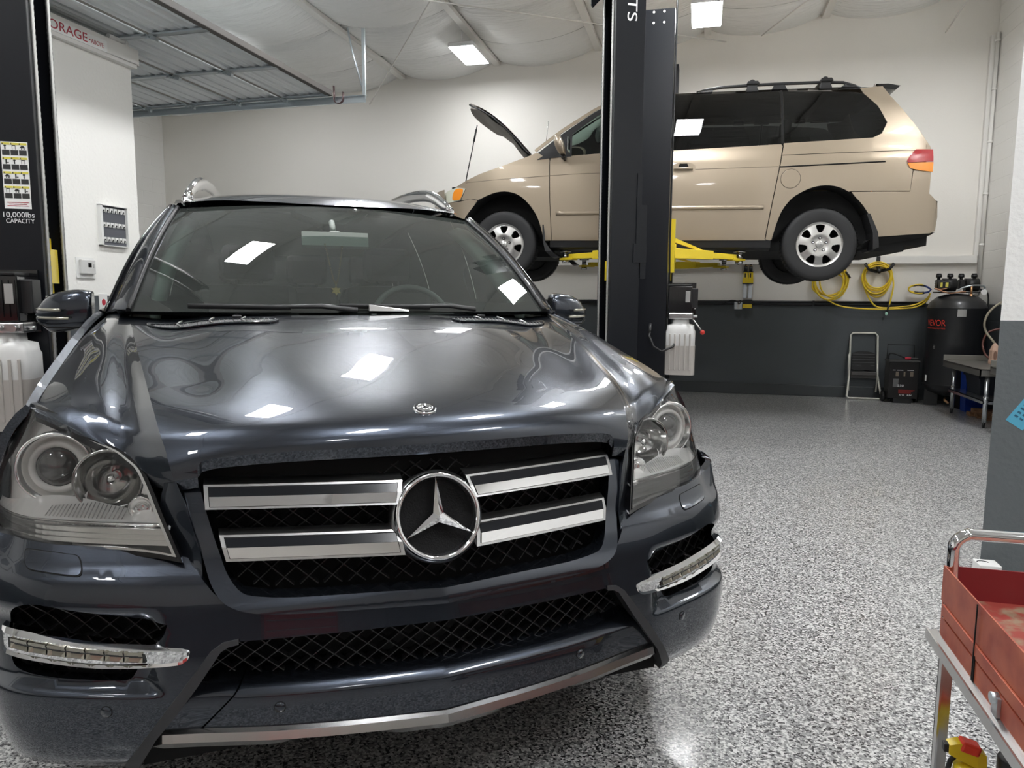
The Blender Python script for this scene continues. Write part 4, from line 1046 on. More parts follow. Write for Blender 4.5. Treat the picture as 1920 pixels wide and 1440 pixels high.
vp('window_seal', [(2.60, .845), (2.34, 1.055), (2.10, 1.235), (1.92, 1.345), (1.47, 1.395), (1.47, 1.43), (1.90, 1.40), (2.13, 1.275), (2.41, 1.08), (2.66, .885)], mt=M['blackpl'], off_=.003)
# creases, tracks, mouldings
for s in (1, -1):
    m = MB(); m.tube([Vector(VS(s)(-.50+.90*t, .728-.030*t))+Vector((0, s*.001, 0)) for t in [i/12 for i in range(13)]], .0065, 6); m.build('door_track', M['void'], VAN)
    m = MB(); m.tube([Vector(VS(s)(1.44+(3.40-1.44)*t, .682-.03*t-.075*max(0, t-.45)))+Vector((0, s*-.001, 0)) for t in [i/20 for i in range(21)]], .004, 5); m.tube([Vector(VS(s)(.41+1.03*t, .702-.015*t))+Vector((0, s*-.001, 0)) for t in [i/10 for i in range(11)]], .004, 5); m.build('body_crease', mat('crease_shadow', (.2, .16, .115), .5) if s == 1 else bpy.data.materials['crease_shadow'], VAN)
    m = MB(); m.tube([Vector(VS(s)(-.755+1.14*t, .828-.022*t))+Vector((0, 0, 0)) for t in [i/10 for i in range(11)]], .003, 5); m.build('body_seam', M['void'], VAN)
    for a, b, z in ((1.455, 2.465, .300), (.520, 1.435, .336)):
        m = MB(); m.tube([Vector(VS(s)(a+(b-a)*t, z-.006*t*(1 if a > 1 else 0)))+Vector((0, s*.004, 0)) for t in [i/14 for i in range(15)]], [(.020, .009)]*15, 8, flat=(0, 0, 1)); m.build('side_moulding', M['tan'], VAN)
    # fuel door and handles
    Mx = frame(Vector(VS(s)(.299, .589))+Vector((0, s*.0015, 0)), (s*-1, 0, 0), (0, 0, 1))
    if s == 1:
        m = MB(); m.lathe([(.0001, .0015), (.08, .0016), (.0835, .0015), (.0845, 0)], Mx, 40); m.build('fuel_door', M['tan'], VAN)
        m = MB(); m.lathe([(.085, .0012), (.088, .0012)], Mx, 40); m.build('fuel_door_gap', M['void'], VAN)
    for fx in (1.262, 2.30 if False else 1.62):
        c = Vector(VS(s)(fx, .705)); m = MB()
        m.prism([(.112*math.cos(a)*(1), .052*math.copysign(abs(math.sin(a))**.8, math.sin(a))) for a in [2*PI*k/28 for k in range(28)]], 0, .003, frame(c+Vector((0, s*.001, 0)), (s*-1, 0, 0), (0, 0, 1)))
        hd = m.build('door_handle', M['tan'], VAN)
        m = MB(); m.prism([(-.05, .0), (.05, .0), (.035, .036), (-.035, .036)], .003, .0045, frame(c+Vector((0, s*.001, .004)), (s*-1, 0, 0), (0, 0, 1))); m.build('handle_recess', M['void'], hd)
        m = MB(); m.tube([c+Vector((-.085, s*.012, -.008)), c+Vector((-.05, s*.024, -.008)), c+Vector((.05, s*.024, -.008)), c+Vector((.085, s*.012, -.008))], (.013, .008), 8, flat=(0, 0, 1)); m.build('handle_grip', M['tan'], hd)
    # lamps
    vp('tail_lamp_red', [(-.678, .732), (-.711, .79), (-.757, .833), (-.902, .835), (-.905, .726), (-.69, .715)], s=s, mt=M['redlens'], off_=.010, depth=.03)
    vp('tail_lamp_amber', [(-.684, .711), (-.906, .722), (-.903, .636), (-.80, .645), (-.711, .664)], s=s, mt=M['amberlens'], off_=.010, depth=.03)
    vp('headlamp', [(3.40, .553), (3.46, .44), (3.62, .425), (3.76, .43), (3.74, .49), (3.62, .545), (3.50, .572)], s=s, mt=mat('aged_lamp_plastic', (.62, .63, .52), .2, 0, coat=.6), off_=.004)
    vp('turn_signal', smooth_poly([(3.425, .545), (3.455, .455), (3.50, .445), (3.55, .455), (3.535, .53), (3.49, .558)], sub=3), s=s, mt=M['amberlens'], off_=.009)
    # sill
    m = MB(); secs = []
    for i in range(16):
        f = .44+(2.52-.44)*i/15; l = lat(f, 0)
        secs.append([(f, s*(l-.005), .038), (f, s*(l-.012), -.03), (f, s*(l-.06), -.05), (f, s*(l-.16), -.055), (f, s*(l-.16), .038)])
    m.sweep(secs); m.build('side_sill', M['blackpl'], VAN)
    # mud flaps
    m = MB(); m.sweep([[(2.60, s*.95, .21), (2.60, s*.72, .21), (2.585, s*.72, .21), (2.585, s*.95, .21)], [(2.585, s*.96, .02), (2.585, s*.72, .02), (2.565, s*.72, .02), (2.565, s*.96, .02)], [(2.56, s*.965, -.07), (2.56, s*.72, -.07), (2.50, s*.72, -.07), (2.50, s*.965, -.07)], [(2.50, s*.95, -.13), (2.50, s*.72, -.13), (2.44, s*.72, -.12), (2.44, s*.95, -.12)]]); m.build('mud_flap', M['blackpl'], VAN)
    m = MB(); m.sweep([[(-.37, s*.965, .27), (-.37, s*.74, .27), (-.40, s*.74, .27), (-.40, s*.965, .27)], [(-.43, s*.975, .10), (-.43, s*.74, .10), (-.475, s*.74, .10), (-.475, s*.975, .10)], [(-.44, s*.975, -.05), (-.44, s*.74, -.05), (-.49, s*.74, -.03), (-.49, s*.975, -.03)], [(-.40, s*.96, -.07), (-.40, s*.74, -.07), (-.43, s*.74, -.07), (-.43, s*.96, -.07)]]); m.build('mud_flap', M['blackpl'], VAN)
    # mirror
    m = MB(); secs = []
    for i in range(11):
        t = i/10; z = .835+.175*t; r = math.sin(PI*(.08+.84*t))**.45; sec = []
        for k in range(16):
            a = 2*PI*k/16; sec.append((2.385+.055*t-.0+(.062*r)*math.cos(a)*(1 if math.cos(a) > 0 else .55), s*(1.06+.105*r*math.sin(a)), z))
        secs.append(sec)
    m.sweep(secs, smooth=True)
    mi = m.build('side_mirror', M['tan'], VAN)
    m = MB(); m.tube([(2.40, s*.90, .835), (2.40, s*.98, .825), (2.40, s*1.06, .835)], (.035, .022), 8); m.build('mirror_foot', M['blackpl'], mi)
    m = MB(); m.b2(2.335, 2.345, s*.99, s*1.13, .86, .985); m.build('mirror_glass', M['mirrorglass'], mi)
    # roof rail with feet
    m = MB(); pts = [(1.16, 1.462), (1.06, 1.488), (.92, 1.505), (.65, 1.512), (.3, 1.515), (0, 1.512), (-.16, 1.503), (-.26, 1.470), (-.31, 1.445)]
    m.tube([(f, s*.655, z-.004) for f, z in pts], (.014, .016), 8); m.sweep([[(1.17, s*.64, 1.445), (1.17, s*.67, 1.44), (1.02, s*.67, 1.44), (1.02, s*.64, 1.45)], [(1.06, s*.645, 1.485), (1.06, s*.665, 1.485), (1.0, s*.665, 1.495), (1.0, s*.645, 1.495)]])
    m.sweep([[(-.31, s*.64, 1.44), (-.31, s*.67, 1.435), (-.12, s*.67, 1.435), (-.12, s*.64, 1.445)], [(-.26, s*.645, 1.468), (-.26, s*.665, 1.468), (-.19, s*.665, 1.495), (-.19, s*.645, 1.495)]])
    m.sweep([[(.32, s*.64, 1.44), (.32, s*.67, 1.435), (.48, s*.67, 1.435), (.48, s*.64, 1.445)], [(.36, s*.645, 1.505), (.36, s*.665, 1.505), (.45, s*.665, 1.505), (.45, s*.645, 1.505)]])
    m.build('roof_rail', M['blackpl'], VAN)
for f in (.645, -.01):
    m = MB(); m.tube([(f, -.62, 1.56), (f, 0, 1.585), (f, .62, 1.56)], (.022, .011), 8, flat=(1, 0, 0)); m.build('rack_crossbar', M['blackpl'], VAN)
    for s in (1, -1):
        m = MB(); m.sweep([[(f-.055, s*.62, 1.445), (f+.055, s*.62, 1.445), (f+.055, s*.69, 1.44), (f-.055, s*.69, 1.44)], [(f-.035, s*.63, 1.50), (f+.05, s*.63, 1.50), (f+.05, s*.685, 1.50), (f-.035, s*.685, 1.50)], [(f-.06, s*.60, 1.515), (f+.06, s*.60, 1.515), (f+.06, s*.70, 1.512), (f-.06, s*.70, 1.512)], [(f-.045, s*.61, 1.545), (f+.045, s*.61, 1.545), (f+.045, s*.69, 1.54), (f-.045, s*.69, 1.54)]]); m.build('rack_foot', M['blackpl'], VAN, bev=.004)
# roof
def VROOF(u, v):
    f = 1.98-(1.98+.50)*v; ze = interp(f, [(-.50, 1.440), (0, 1.452), (1.0, 1.452), (1.5, 1.445), (1.98, 1.385)]); zc = ze+.085*(1-.3*v)
    l = interp(f, [(-.50, .665), (0, .695), (1.5, .693), (1.98, .70)])
    a = abs(u); return (f, u*l, zc+(ze-zc)*a**3.0)
m = MB(); m.grid(VROOF, 24, 20, -1, 1, 0, 1); m.build('roof', M['tan'], VAN)
m = MB(); m.grid(lambda u, v: (2.86-.25*u*u-(.88-.25*u*u+.10*u*u)*v, u*(.86-.16*v), .965-.06*u*u+(1.50-.965-.06*u*u)*v), 14, 8, -1, 1, 0, 1); m.build('windshield', M['sideglass'], VAN)
# rear
m = MB(); m.grid(lambda u, v: (-.50-(.44)*v+.09*u*u, u*(.66+.20*v), 1.50-.62*v), 10, 8, -1, 1, 0, 1); m.build('rear_window', M['privacy'], VAN)
m = MB(); m.grid(lambda u, v: (-.93-.02*v+.08*u*u, u*.87, .88-.46*v), 10, 6, -1, 1, 0, 1); m.build('tailgate', M['tan'], VAN)
m = MB(); m.grid(lambda u, v: (-1.06+.078*u**4+.02*v, u*.852, .385-.28*v), 14, 6, -1, 1, 0, 1); m.grid(lambda u, v: (-1.06+.078*u**4+.14*v, u*(.852+.03*v), .385+.06*v), 14, 2, -1, 1, 0, 1); m.build('bumper_face', M['tan'], VAN)
m = MB(); secs = [[(-.46, y, 1.485), (-.56, y, 1.490-.01*abs(y)), (-.665, y, 1.462), (-.625, y, 1.425), (-.52, y, 1.445)] for y in (-.62, -.3, 0, .3, .62)]; m.sweep(secs); m.build('rear_spoiler', M['blackgloss'], VAN)
# front face, bonnet
m = MB(); m.grid(lambda u, v: (3.93-.28*abs(u)**2.6, u*.80, .56-.60*v), 14, 5, -1, 1, 0, 1); m.build('front_face', M['tan'], VAN)
def HD(u, v):  # open bonnet: v 0 hinge .. 1 tip
    f = 2.86+.66*v+.02*math.sin(PI*v)-.22*(1-v)*u*u*.5-.10*v*u*u; l = .76-.10*v
    z = .90+.53*v+.095*math.sin(PI*v*.95)+.06*(1-u*u)*.6
    return (f, u*l, z)
H_ = thing_part('hood', VAN)
m = MB(); m.grid(HD, 16, 14, -1, 1, 0, 1); m.build('hood_skin', M['tan'], H_)
m = MB(); m.grid(lambda u, v: tuple(Vector(HD(u*.95, .03+.94*v))+Vector((.015, 0, -.026-.012*math.sin(v*14)))), 16, 20, -1, 1, 0, 1); m.build('hood_lining', mat('hood_lining_taupe', (.26, .235, .20), .6), H_)
for s in (1, -1):
    m = MB(); m.tube([Vector(HD(s*.99, t/12))+Vector((.01, 0, -.012-.010*math.sin(t*1.3)**2)) for t in range(13)], .010, 6); m.build('hood_seal', M['blackpl'], H_)
m = MB(); m.tube([(3.46, .70, .62), (3.33, .72, 1.21)], .006, 6); m.tube([(3.365, .715, 1.05), (3.34, .72, 1.17)], .010, 8); m.build('hood_prop', M['blackpl'], VAN)
m = MB(); m.tube([(2.855, -.75, 1.30), (2.832, -.75, 1.57)], .004, 6); m.build('antenna', M['steelbar'], VAN)
# engine bay, underbody, wheel wells, interior
m = MB(); m.b2(2.62, 3.60, -.70, .70, .0, .60); m.build('engine_bay', M['void'], VAN)
m = MB(); m.b2(-.75, 2.6, -.78, .78, -.055, .03); m.b2(-.95, -.45, -.75, .75, .0, .09); m.b2(2.55, 3.45, -.45, .45, -.10, .05); m.sweep([[(-.45, -.72, .07), (-.45, .90, .06), (-.98, .86, .11), (-.98, -.72, .12)], [(-.30, -.72, -.04), (-.30, .80, -.05), (-.90, .78, .07), (-.90, -.72, .08)]]); m.build('underbody', M['liner'], VAN)
for s in (1, -1):
    for ar in (arF, arR):
        m = MB(); m.grid(lambda u, v: (lambda p: (p[0], s*(.955-.28*v), p[1]))(ar[int(round(u*(len(ar)-1)))]), len(ar)-1, 1, 0, 1, 0, 1, smooth=False); m.build('wheel_well', M['liner'], VAN)
    for f0, f1 in ((2.60, 3.38), (-.46, .42)):
        m = MB(); m.b2(f0, f1, s*.66, s*.68, -.05, .51); m.build('wheel_well_wall', M['liner'], VAN)
for f in (1.55, .62):
    for s in (1, -1):
        m = MB(); m.box((f-.25, s*.38, .78), (.13, .46, .58), rot=Matrix.Rotation(-.2, 3, 'Y'), bev=.04); m.box((f, s*.38, .50), (.5, .46, .14), bev=.04); m.box((f-.33, s*.38, 1.14), (.09, .24, .17), bev=.03); m.build('car_seat', M['leather'], VAN)
m = MB(); m.b2(2.25, 2.62, -.78, .78, .55, .84, bev=.04); m.build('dashboard', M['interior'], VAN)
m = MB(); fr = frame((2.12, .36, .86), (0, 1, 0), (-.35, 0, .93)); m.tube([fr @ Vector((.18*math.cos(a), .18*math.sin(a), 0)) for a in [2*PI*k/24 for k in range(24)]], .013, 6, closed=True); m.tube([fr @ Vector((-.18, 0, 0)), fr @ Vector((.18, 0, 0))], .014, 6); m.build('steering_wheel', M['blackpl'], VAN)
# wheels
def van_wheel(f, s):
    T, Mx, h = tyre_wheel('wheel', .335, .205, .215, VAN, (f, s*.79, 0), 1, M['alloy'])
    T.rotation_euler = (0, 0, s*PI/2)   # local +x faces outward
    m = MB(); m.lathe([(.214, h*.93), (.206, h*.80), (.198, h*.62), (.195, -h*.8), (.0001, -h*.8)], Mx, 48); m.build('rim_barrel', M['liner'], T)
    # seven window cast wheel
    m = MB(); n = 7; outer = []; A = 16*n
    holes = []
    rr = .206
    out = [(rr*math.cos(2*PI*k/84), rr*math.sin(2*PI*k/84)) for k in range(84)]
    for k in range(n):
        a = 2*PI*k/n+PI/2; hw = .024; pl = []
        loc = [(.112, -.014), (.122, -.022), (.160, -.038), (.178, -.034), (.184, 0), (.178, .034), (.160, .038), (.122, .022), (.112, .014), (.109, 0)]
        for r, t in loc: pl.append((r*math.cos(a)-t*math.sin(a), r*math.sin(a)+t*math.cos(a)))
        holes.append(smooth_poly(pl, sub=3))
    def WSF(u, v):
        r = math.hypot(u, v); x = h*.80+interp(r, [(0, .012), (.05, .012), (.10, .020), (.16, .010), (.19, .004), (.206, .014)])
        return (x, u, v)
    panel('rim', M['alloy'], T, out, WSF, .014, holes=holes, depth=.035, ddir=(-1, 0, 0))
    m = MB()
    for k in range(5):
        a = 2*PI*k/5+PI/2; c = Vector((h*.80+.022, .060*math.cos(a), .060*math.sin(a))); m.cyl(c-Vector((.012, 0, 0)), c, .0135, 14, caps=True)
    m.build('wheel_bolt_well', M['void'], T)
    m = MB()
    for k in range(5):
        a = 2*PI*k/5+PI/2; c = Vector((h*.80+.024, .060*math.cos(a), .060*math.sin(a))); m.cyl(c-Vector((.012, 0, 0)), c+Vector((.002, 0, 0)), .0085, 6)
    m.build('wheel_bolt', M['chrome'], T)
    m = MB(); m.lathe([(.036, .005), (.034, .016), (.028, .019), (.0001, .020)], Matrix.Translation((h*.80+.006, 0, 0)) @ Mx, 28); cap = m.build('hub_cap', M['alloy'], T)
    # slanted H mark
    m = MB(); fr = frame((h*.80+.0265, 0, 0), (0, 1, 0), (0, 0, 1))
    for sx in (-1, 1): m.prism([(sx*.017-.003, .019), (sx*.017+.003, .019), (sx*.011+.003, -.019), (sx*.011-.003, -.019)], 0, .002, fr)
    m.prism([(-.013, .003), (.013, .003), (.013, -.003), (-.013, -.003)], 0, .002, fr); m.build('hub_emblem', M['lampgrey'], cap)
for f in (0, 3.0):
    for s in (1, -1): van_wheel(f, s)
m = MB()
for f in (0, 3.0): m.cyl((f, -.72, 0), (f, .72, 0), .035, 10)
m.build('axle', M['liner'], VAN)
# ------------------------------------------------------------------ storage wall items
def on_wall(y0, y1, z0, z1): return y0, y1, z0, z1
M['yellow'] = mat('lift_yellow', (.80, .60, .02), .35, 0, coat=.3); M['liftblack'] = mat('lift_black_paint', (.006, .007, .010), .36, 0, spec=.35); M['red'] = mat('red_paint', (.55, .03, .02), .4)
M['redink'] = mat('red_ink', (.45, .03, .05), .5); M['paper'] = mat('white_sheet', (.86, .86, .84), .5); M['whiteink'] = mat('white_ink', (.82, .82, .82), .5); M['galv'] = mat('galvanised_steel', (.55, .60, .63), .32, .85)
WX = -4.75
sg = thing('sign_board', 'long white sign lettered STORAGE ABOVE in red on the ledge', 'sign', (-4.70, 4.72, 3.228))
m = MB(); m.b2(0, .006, -1.2, .385, -.043, .045); m.build('board', M['paper'], sg)
F_ = lambda y, z: frame((.0065, y, z), (0, 1, 0), (0, 0, 1))
text_mesh('lettering', 'STORAGE', .09, M['redink'], F_(-.042, .002), sg, width=.46, height=.066)
text_mesh('lettering', '\u2022', .05, M['redink'], F_(.214, .0), sg, width=.010, height=.012)
text_mesh('lettering', 'ABOVE', .05, M['redink'], F_(.288, -.004), sg, width=.125, height=.034)
# key cabinet board
kb = thing('key_rack', 'open key rack with dark back and rows of white key tags on the white wall', 'key rack', (WX, 5.105, 1.815))
m = MB(); w_, h_ = .145, .165
for a in ((-w_, -w_+.022, -h_, h_), (w_-.006, w_, -h_, h_), (-w_, w_, -h_, -h_+.006), (-w_, w_, h_-.006, h_)): m.b2(0, .035, a[0], a[1], a[2], a[3])
m.build('rack_frame', M['white_pl'], kb)
m = MB(); m.b2(.001, .010, -w_+.02, w_-.005, -h_+.005, h_-.005); m.build('rack_back', mat('slate_grey_board', (.10, .105, .12), .5), kb)
for r in range(3):
    for c in range(6):
        y = -.098+c*.042; z = .128-r*.118
        m = MB(); m.b2(.012, .020, y-.016, y+.016, z-.012, z+.016); m.b2(.012, .018, y-.016, y-.008, z-.022, z-.01); m.b2(.012, .018, y+.008, y+.016, z-.022, z-.01); tg = m.build('key_tag', M['white_pl'], kb)
        m = MB(); m.b2(.012, .026, y-.005, y+.005, z-.012, z-.002); m.build('tag_hook', M['blackpl'], tg)
th = thing('thermostat', 'small white thermostat with a tiny dark screen on the white wall', 'thermostat', (WX, 4.805, 1.47))
m = MB(); m.b2(0, .008, -.09, .085, -.085, .075); m.b2(0, .014, -.09, .09, -.088, -.08); m.build('wall_plate', M['white_pl'], th)
m = MB(); m.b2(.008, .035, -.065, .075, -.055, .058, bev=.006); m.build('case', mat('thermostat_grey', (.62, .62, .60), .4), th)
m = MB(); m.b2(.035, .0365, .0, .032, -.002, .032); m.build('screen', M['blackgloss'], th)
m = MB(); m.b2(.035, .038, .048, .058, .012, .022); m.b2(.035, .038, .048, .058, -.004, .006); m.build('button', M['lampgrey'], th)
sw = thing('wall_switch', 'white wall switch plate with a red patch beside the SUV mirror', 'switch', (WX, 4.965, 1.19))
m = MB(); m.b2(0, .008, -.042, .042, -.075, .070, bev=.002); m.build('switch_plate', M['white_pl'], sw)
m = MB(); m.prism([(.018*math.cos(a), .026*math.sin(a)) for a in [2*PI*k/18 for k in range(18)]], .008, .012, frame((0, 0, .002), (0, 1, 0), (0, 0, 1), (1, 0, 0))); m.build('red_patch', M['redink'], sw)
# white bracket lamp on the ledge
sl = thing('ledge_spotlight', 'small white round-headed fixture standing on the ledge end beside the sign', 'lamp', (-4.74, 5.33, 3.31))
m = MB(); m.cyl((0, -.16, .032), (0, 0, .032), .020, 12); m.build('arm', M['white_pl'], sl)
m = MB(); m.lathe([(.0001, .02), (.012, .02), (.014, .012), (.028, .010), (.032, 0), (.028, -.015), (.0001, -.02)], frame((0, .02, .034), (0, 1, 0), (0, 0, 1)), 24); m.cyl((0, .02, 0), (0, .02, .03), .02, 12); m.build('head', M['white_pl'], sl)

# ------------------------------------------------------------------ sectional door, open overhead
DZ_ = 3.40; od = thing('overhead_door', 'open sectional metal garage door with ribbed pale grey panels below the ceiling', 'garage door', (-3.93, 7.37, DZ_))
M['doorskin'] = mat('door_skin_pale_grey', (.86, .90, .91), .33, .12, coat=.4); M['doorjoint'] = mat('door_joint_grey', (.30, .29, .27), .5)
PW = .585; LY = 4.3
for i in range(7):
    xa = -PW*i-.03; xb = -PW*(i+1)+.03
    # cross-section along x with ribs
    prof = []; n = 60
    for j in range(n+1):
        t = j/n; x = xa+(xb-xa)*t; r = 0
        for c in (.20, .27, .42, .50, .58, .74, .80): r = max(r, math.exp(-((t-c)/.014)**2))
        lip = .022 if t < .05 or t > .955 else 0
        prof.append((x, .020-.019*r-lip))
    m = MB(); b0 = len(m.v)
    for y in (0, -LY):
        for x, z in prof: m.v.append(Vector((x, y, z)))
    for j in range(n): m.f.append((j, j+1, n+1+j+1, n+1+j)); m.sm.append(False)
    m.b2(xb, xa, -LY, 0, .034, .040); m.build('door_panel', M['doorskin'], od)
    m = MB(); m.b2(xb-.03-.012, xb+.012, -LY, 0, .0, .035); m.b2(xb-.03, xb, -LY, 0, -.004, .02); m.build('door_joint', M['doorjoint'], od)
m = MB(); m.b2(-.04, .02, -LY, 0, -.012, .045, bev=.005); m.build('bottom_seal', mat('brown_rubber_seal', (.09, .082, .074), .6), od)
for j, y in enumerate((-.03, -1.0, -2.0, -3.0, -4.0)):
    for i in range(7):
        m = MB(); xa = -PW*i-.02; xb = -PW*(i+1)+.02; m.b2(xb, xa, y-.03, y+.03, -.014, .0); m.b2(xb, xa, y+.022, y+.03, -.014, .03); m.build('stile', M['galv'], od)
        m = MB(); m.box((xb-.02, y, -.02), (.12, .05, .008)); m.cyl((xb-.02, y-.03, -.028), (xb-.02, y+.03, -.028), .010, 8); m.box((xb+.03, y, -.035), (.06, .035, .03), rot=Matrix.Rotation(.4, 3, 'Y')); m.build('hinge', M['galv'], od)
# horizontal track with hanger
tr = thing('door_track', 'long galvanised overhead door track with an angle hanger at its end', 'track', (-3.93, 7.45, 3.36))
m = MB(); m.b2(-4.3, .37, 0, .004, -.035, .035); m.b2(-4.3, .37, -.03, 0, -.039, -.035); m.b2(-4.3, .37, -.03, 0, .031, .035); m.b2(-4.3, .37, .0, .03, .035, .039); m.build('track_rail', M['galv'], tr)
m = MB(); m.b2(.335, .37, -.01, .01, .0, .72); m.tube([(.35, .0, .05), (.22, 0, .50), (.17, 0, .74)], .010, 6); m.build('track_hanger', M['galv'], tr)
jh = thing('bumper_hook', 'dark red J-shaped stop hook clamped to the overhead door track', 'hook', (-3.88, 7.432, 3.40))
pts = [(-.03, -.03, .10), (-.025, -.03, .0)]+[(.025-.055*math.cos(a), -.03, -.03-.055*math.sin(a)) for a in [PI*k/10 for k in range(11)]]+[(.08, -.03, .03)]
m = MB(); m.tube(pts, (.022, .005), 6, flat=(0, 1, 0)); m.build('hook_strap', mat('hook_steel', (.10, .06, .06), .4, .6), jh)

# ------------------------------------------------------------------ lift columns
M['cable'] = mat('steel_cable', (.55, .55, .53), .4, .7)
def cable(m, a, b, r=.007):
    a = Vector(a); b = Vector(b); n = int((b-a).length/.012); 
    m.tube([a.lerp(b, i/n) for i in range(n+1)], [(r*(1+.18*(i % 2)), r*(1+.18*(i % 2))) for i in range(n+1)], 6)
def column(name, label, loc, ang, dp, wd, ht, vis, lab2=None, base=True):
    """opening to local +x; vis=+1/-1: which flange faces us"""
    T = thing(name, label, 'lift column', (loc[0], loc[1], 0), ang)
    hx, hy, t = dp/2, wd/2, .012
    m = MB(); prof = [(hx, -hy), (-hx, -hy), (-hx, hy), (hx, hy), (hx, hy-.035), (hx-t, hy-.035), (hx-t, hy-t), (-hx+t, hy-t), (-hx+t, -hy+t), (hx-t, -hy+t), (hx-t, -hy+.035), (hx, -hy+.035)]
    m.prism(prof, .012, ht); m.build('column_post', M['liftblack'], T, bev=.003)
    m = MB(); m.b2(-hx-.06, hx+.10, -hy-.08, hy+.08, 0, .014); m.build('base_plate', M['liftblack'], T)
    for sy in (-1, 1):
        m = MB(); cable(m, (hx+.004, sy*(hy-.046), .3), (hx+.004, sy*(hy-.046), ht-.25), .0085); m.build('lift_cable', M['cable'], T)
    return T, hx, hy
aL = math.radians(28); CL, hx, hy = column('lift_column', 'black lift column at the far left edge, marked 10,000lbs CAPACITY, with power unit', (-2.918, 2.616), aL, .26, .28, 3.9, -1)
# carriage glimpsed in the slot
m = MB(); m.b2(-.08, .10, -.05, .05, 1.25, 1.50); m.b2(.06, .115, -.085, -.055, 1.0, 1.56); m.b2(.05, .12, -.05, .06, 1.30, 1.45); m.build('carriage', M['yellow'], CL)
m = MB()
for i in range(26): m.box((.09, .03+.012*(i % 2), .35+i*.034), (.02, .022, .026), bev=.004)
m.build('lift_chain', M['steelbar'], CL)
# warning sheet: 4 rows x 3 pictograms
fy = -hy-.001
def FL(x, z, e=0): return frame((x, fy-e, z), (1, 0, 0), (0, 0, 1), (0, -1, 0))
ws = MB(); ws.b2(.0, .100, fy-.0015, fy, 1.609, 1.883); st = ws.build('warning_sheet', M['paper'], CL); SXC = .050
M['sheetyellow'] = mat('label_yellow', (.70, .62, .10), .5); M['ink'] = mat('black_ink', (.03, .03, .03), .5)
for r in range(4):
    for c in range(3):
        x = SXC+(c-1)*.0317; z = 1.875-r*.059; Q = Matrix.Translation((x, fy, z)) @ Matrix.Diagonal((.54, 1, .80, 1)) @ Matrix.Translation((-x, -fy, -z))
        m = MB(); m.box((x, fy-.002, z), (.056, .001, .011)); m.xf(Q).build('label_header', M['sheetyellow'], st)
        m = MB(); m.box((x, fy-.002, z-.0445), (.052, .001, .026)); m.prism([(-.006, 0), (.006, 0), (0, .009)], .0025, .003, FL(x-.02, z-.004)); m.xf(Q).build('label_text_block', M['ink'], st)
        m = MB(); k = (r*3+c)
        if k % 4 == 0: m.box((x-.004, fy-.002, z-.018), (.008, .001, .022)); m.box((x-.004, fy-.002, z-.010), (.016, .001, .005))
        elif k % 4 == 1: m.box((x-.014, fy-.002, z-.018), (.003, .001, .022)); m.box((x+.008, fy-.002, z-.018), (.003, .001, .022)); m.box((x-.003, fy-.002, z-.0085), (.025, .001, .003))
        elif k % 4 == 2: m.prism([(-.020, -.004), (.020, -.004), (.013, .002), (.006, .007), (-.008, .007), (-.014, .001)], .0025, .003, FL(x, z-.016)); m.box((x-.008, fy-.002, z-.025), (.005, .001, .008)); m.box((x+.01, fy-.002, z-.025), (.005, .001, .008))
        else: m.box((x-.002, fy-.002, z-.017), (.009, .001, .024)); m.box((x+.01, fy-.002, z-.022), (.012, .001, .004))
        m.xf(Q).build('pictogram', M['ink'], st)
for r in range(3):
    m = MB(); m.box((SXC, fy-.002, 1.635-r*.007), (.08-.012*(r % 2), .001, .0025)); m.build('label_text_line', M['redink'], st)
text_mesh('capacity_text', '10,000lbs', .05, M['whiteink'], FL(.0475, 1.583, .001), CL, width=.117, height=.026)
text_mesh('capacity_text', 'CAPACITY', .04, M['whiteink'], FL(.0535, 1.5575, .001), CL, width=.107, height=.019)
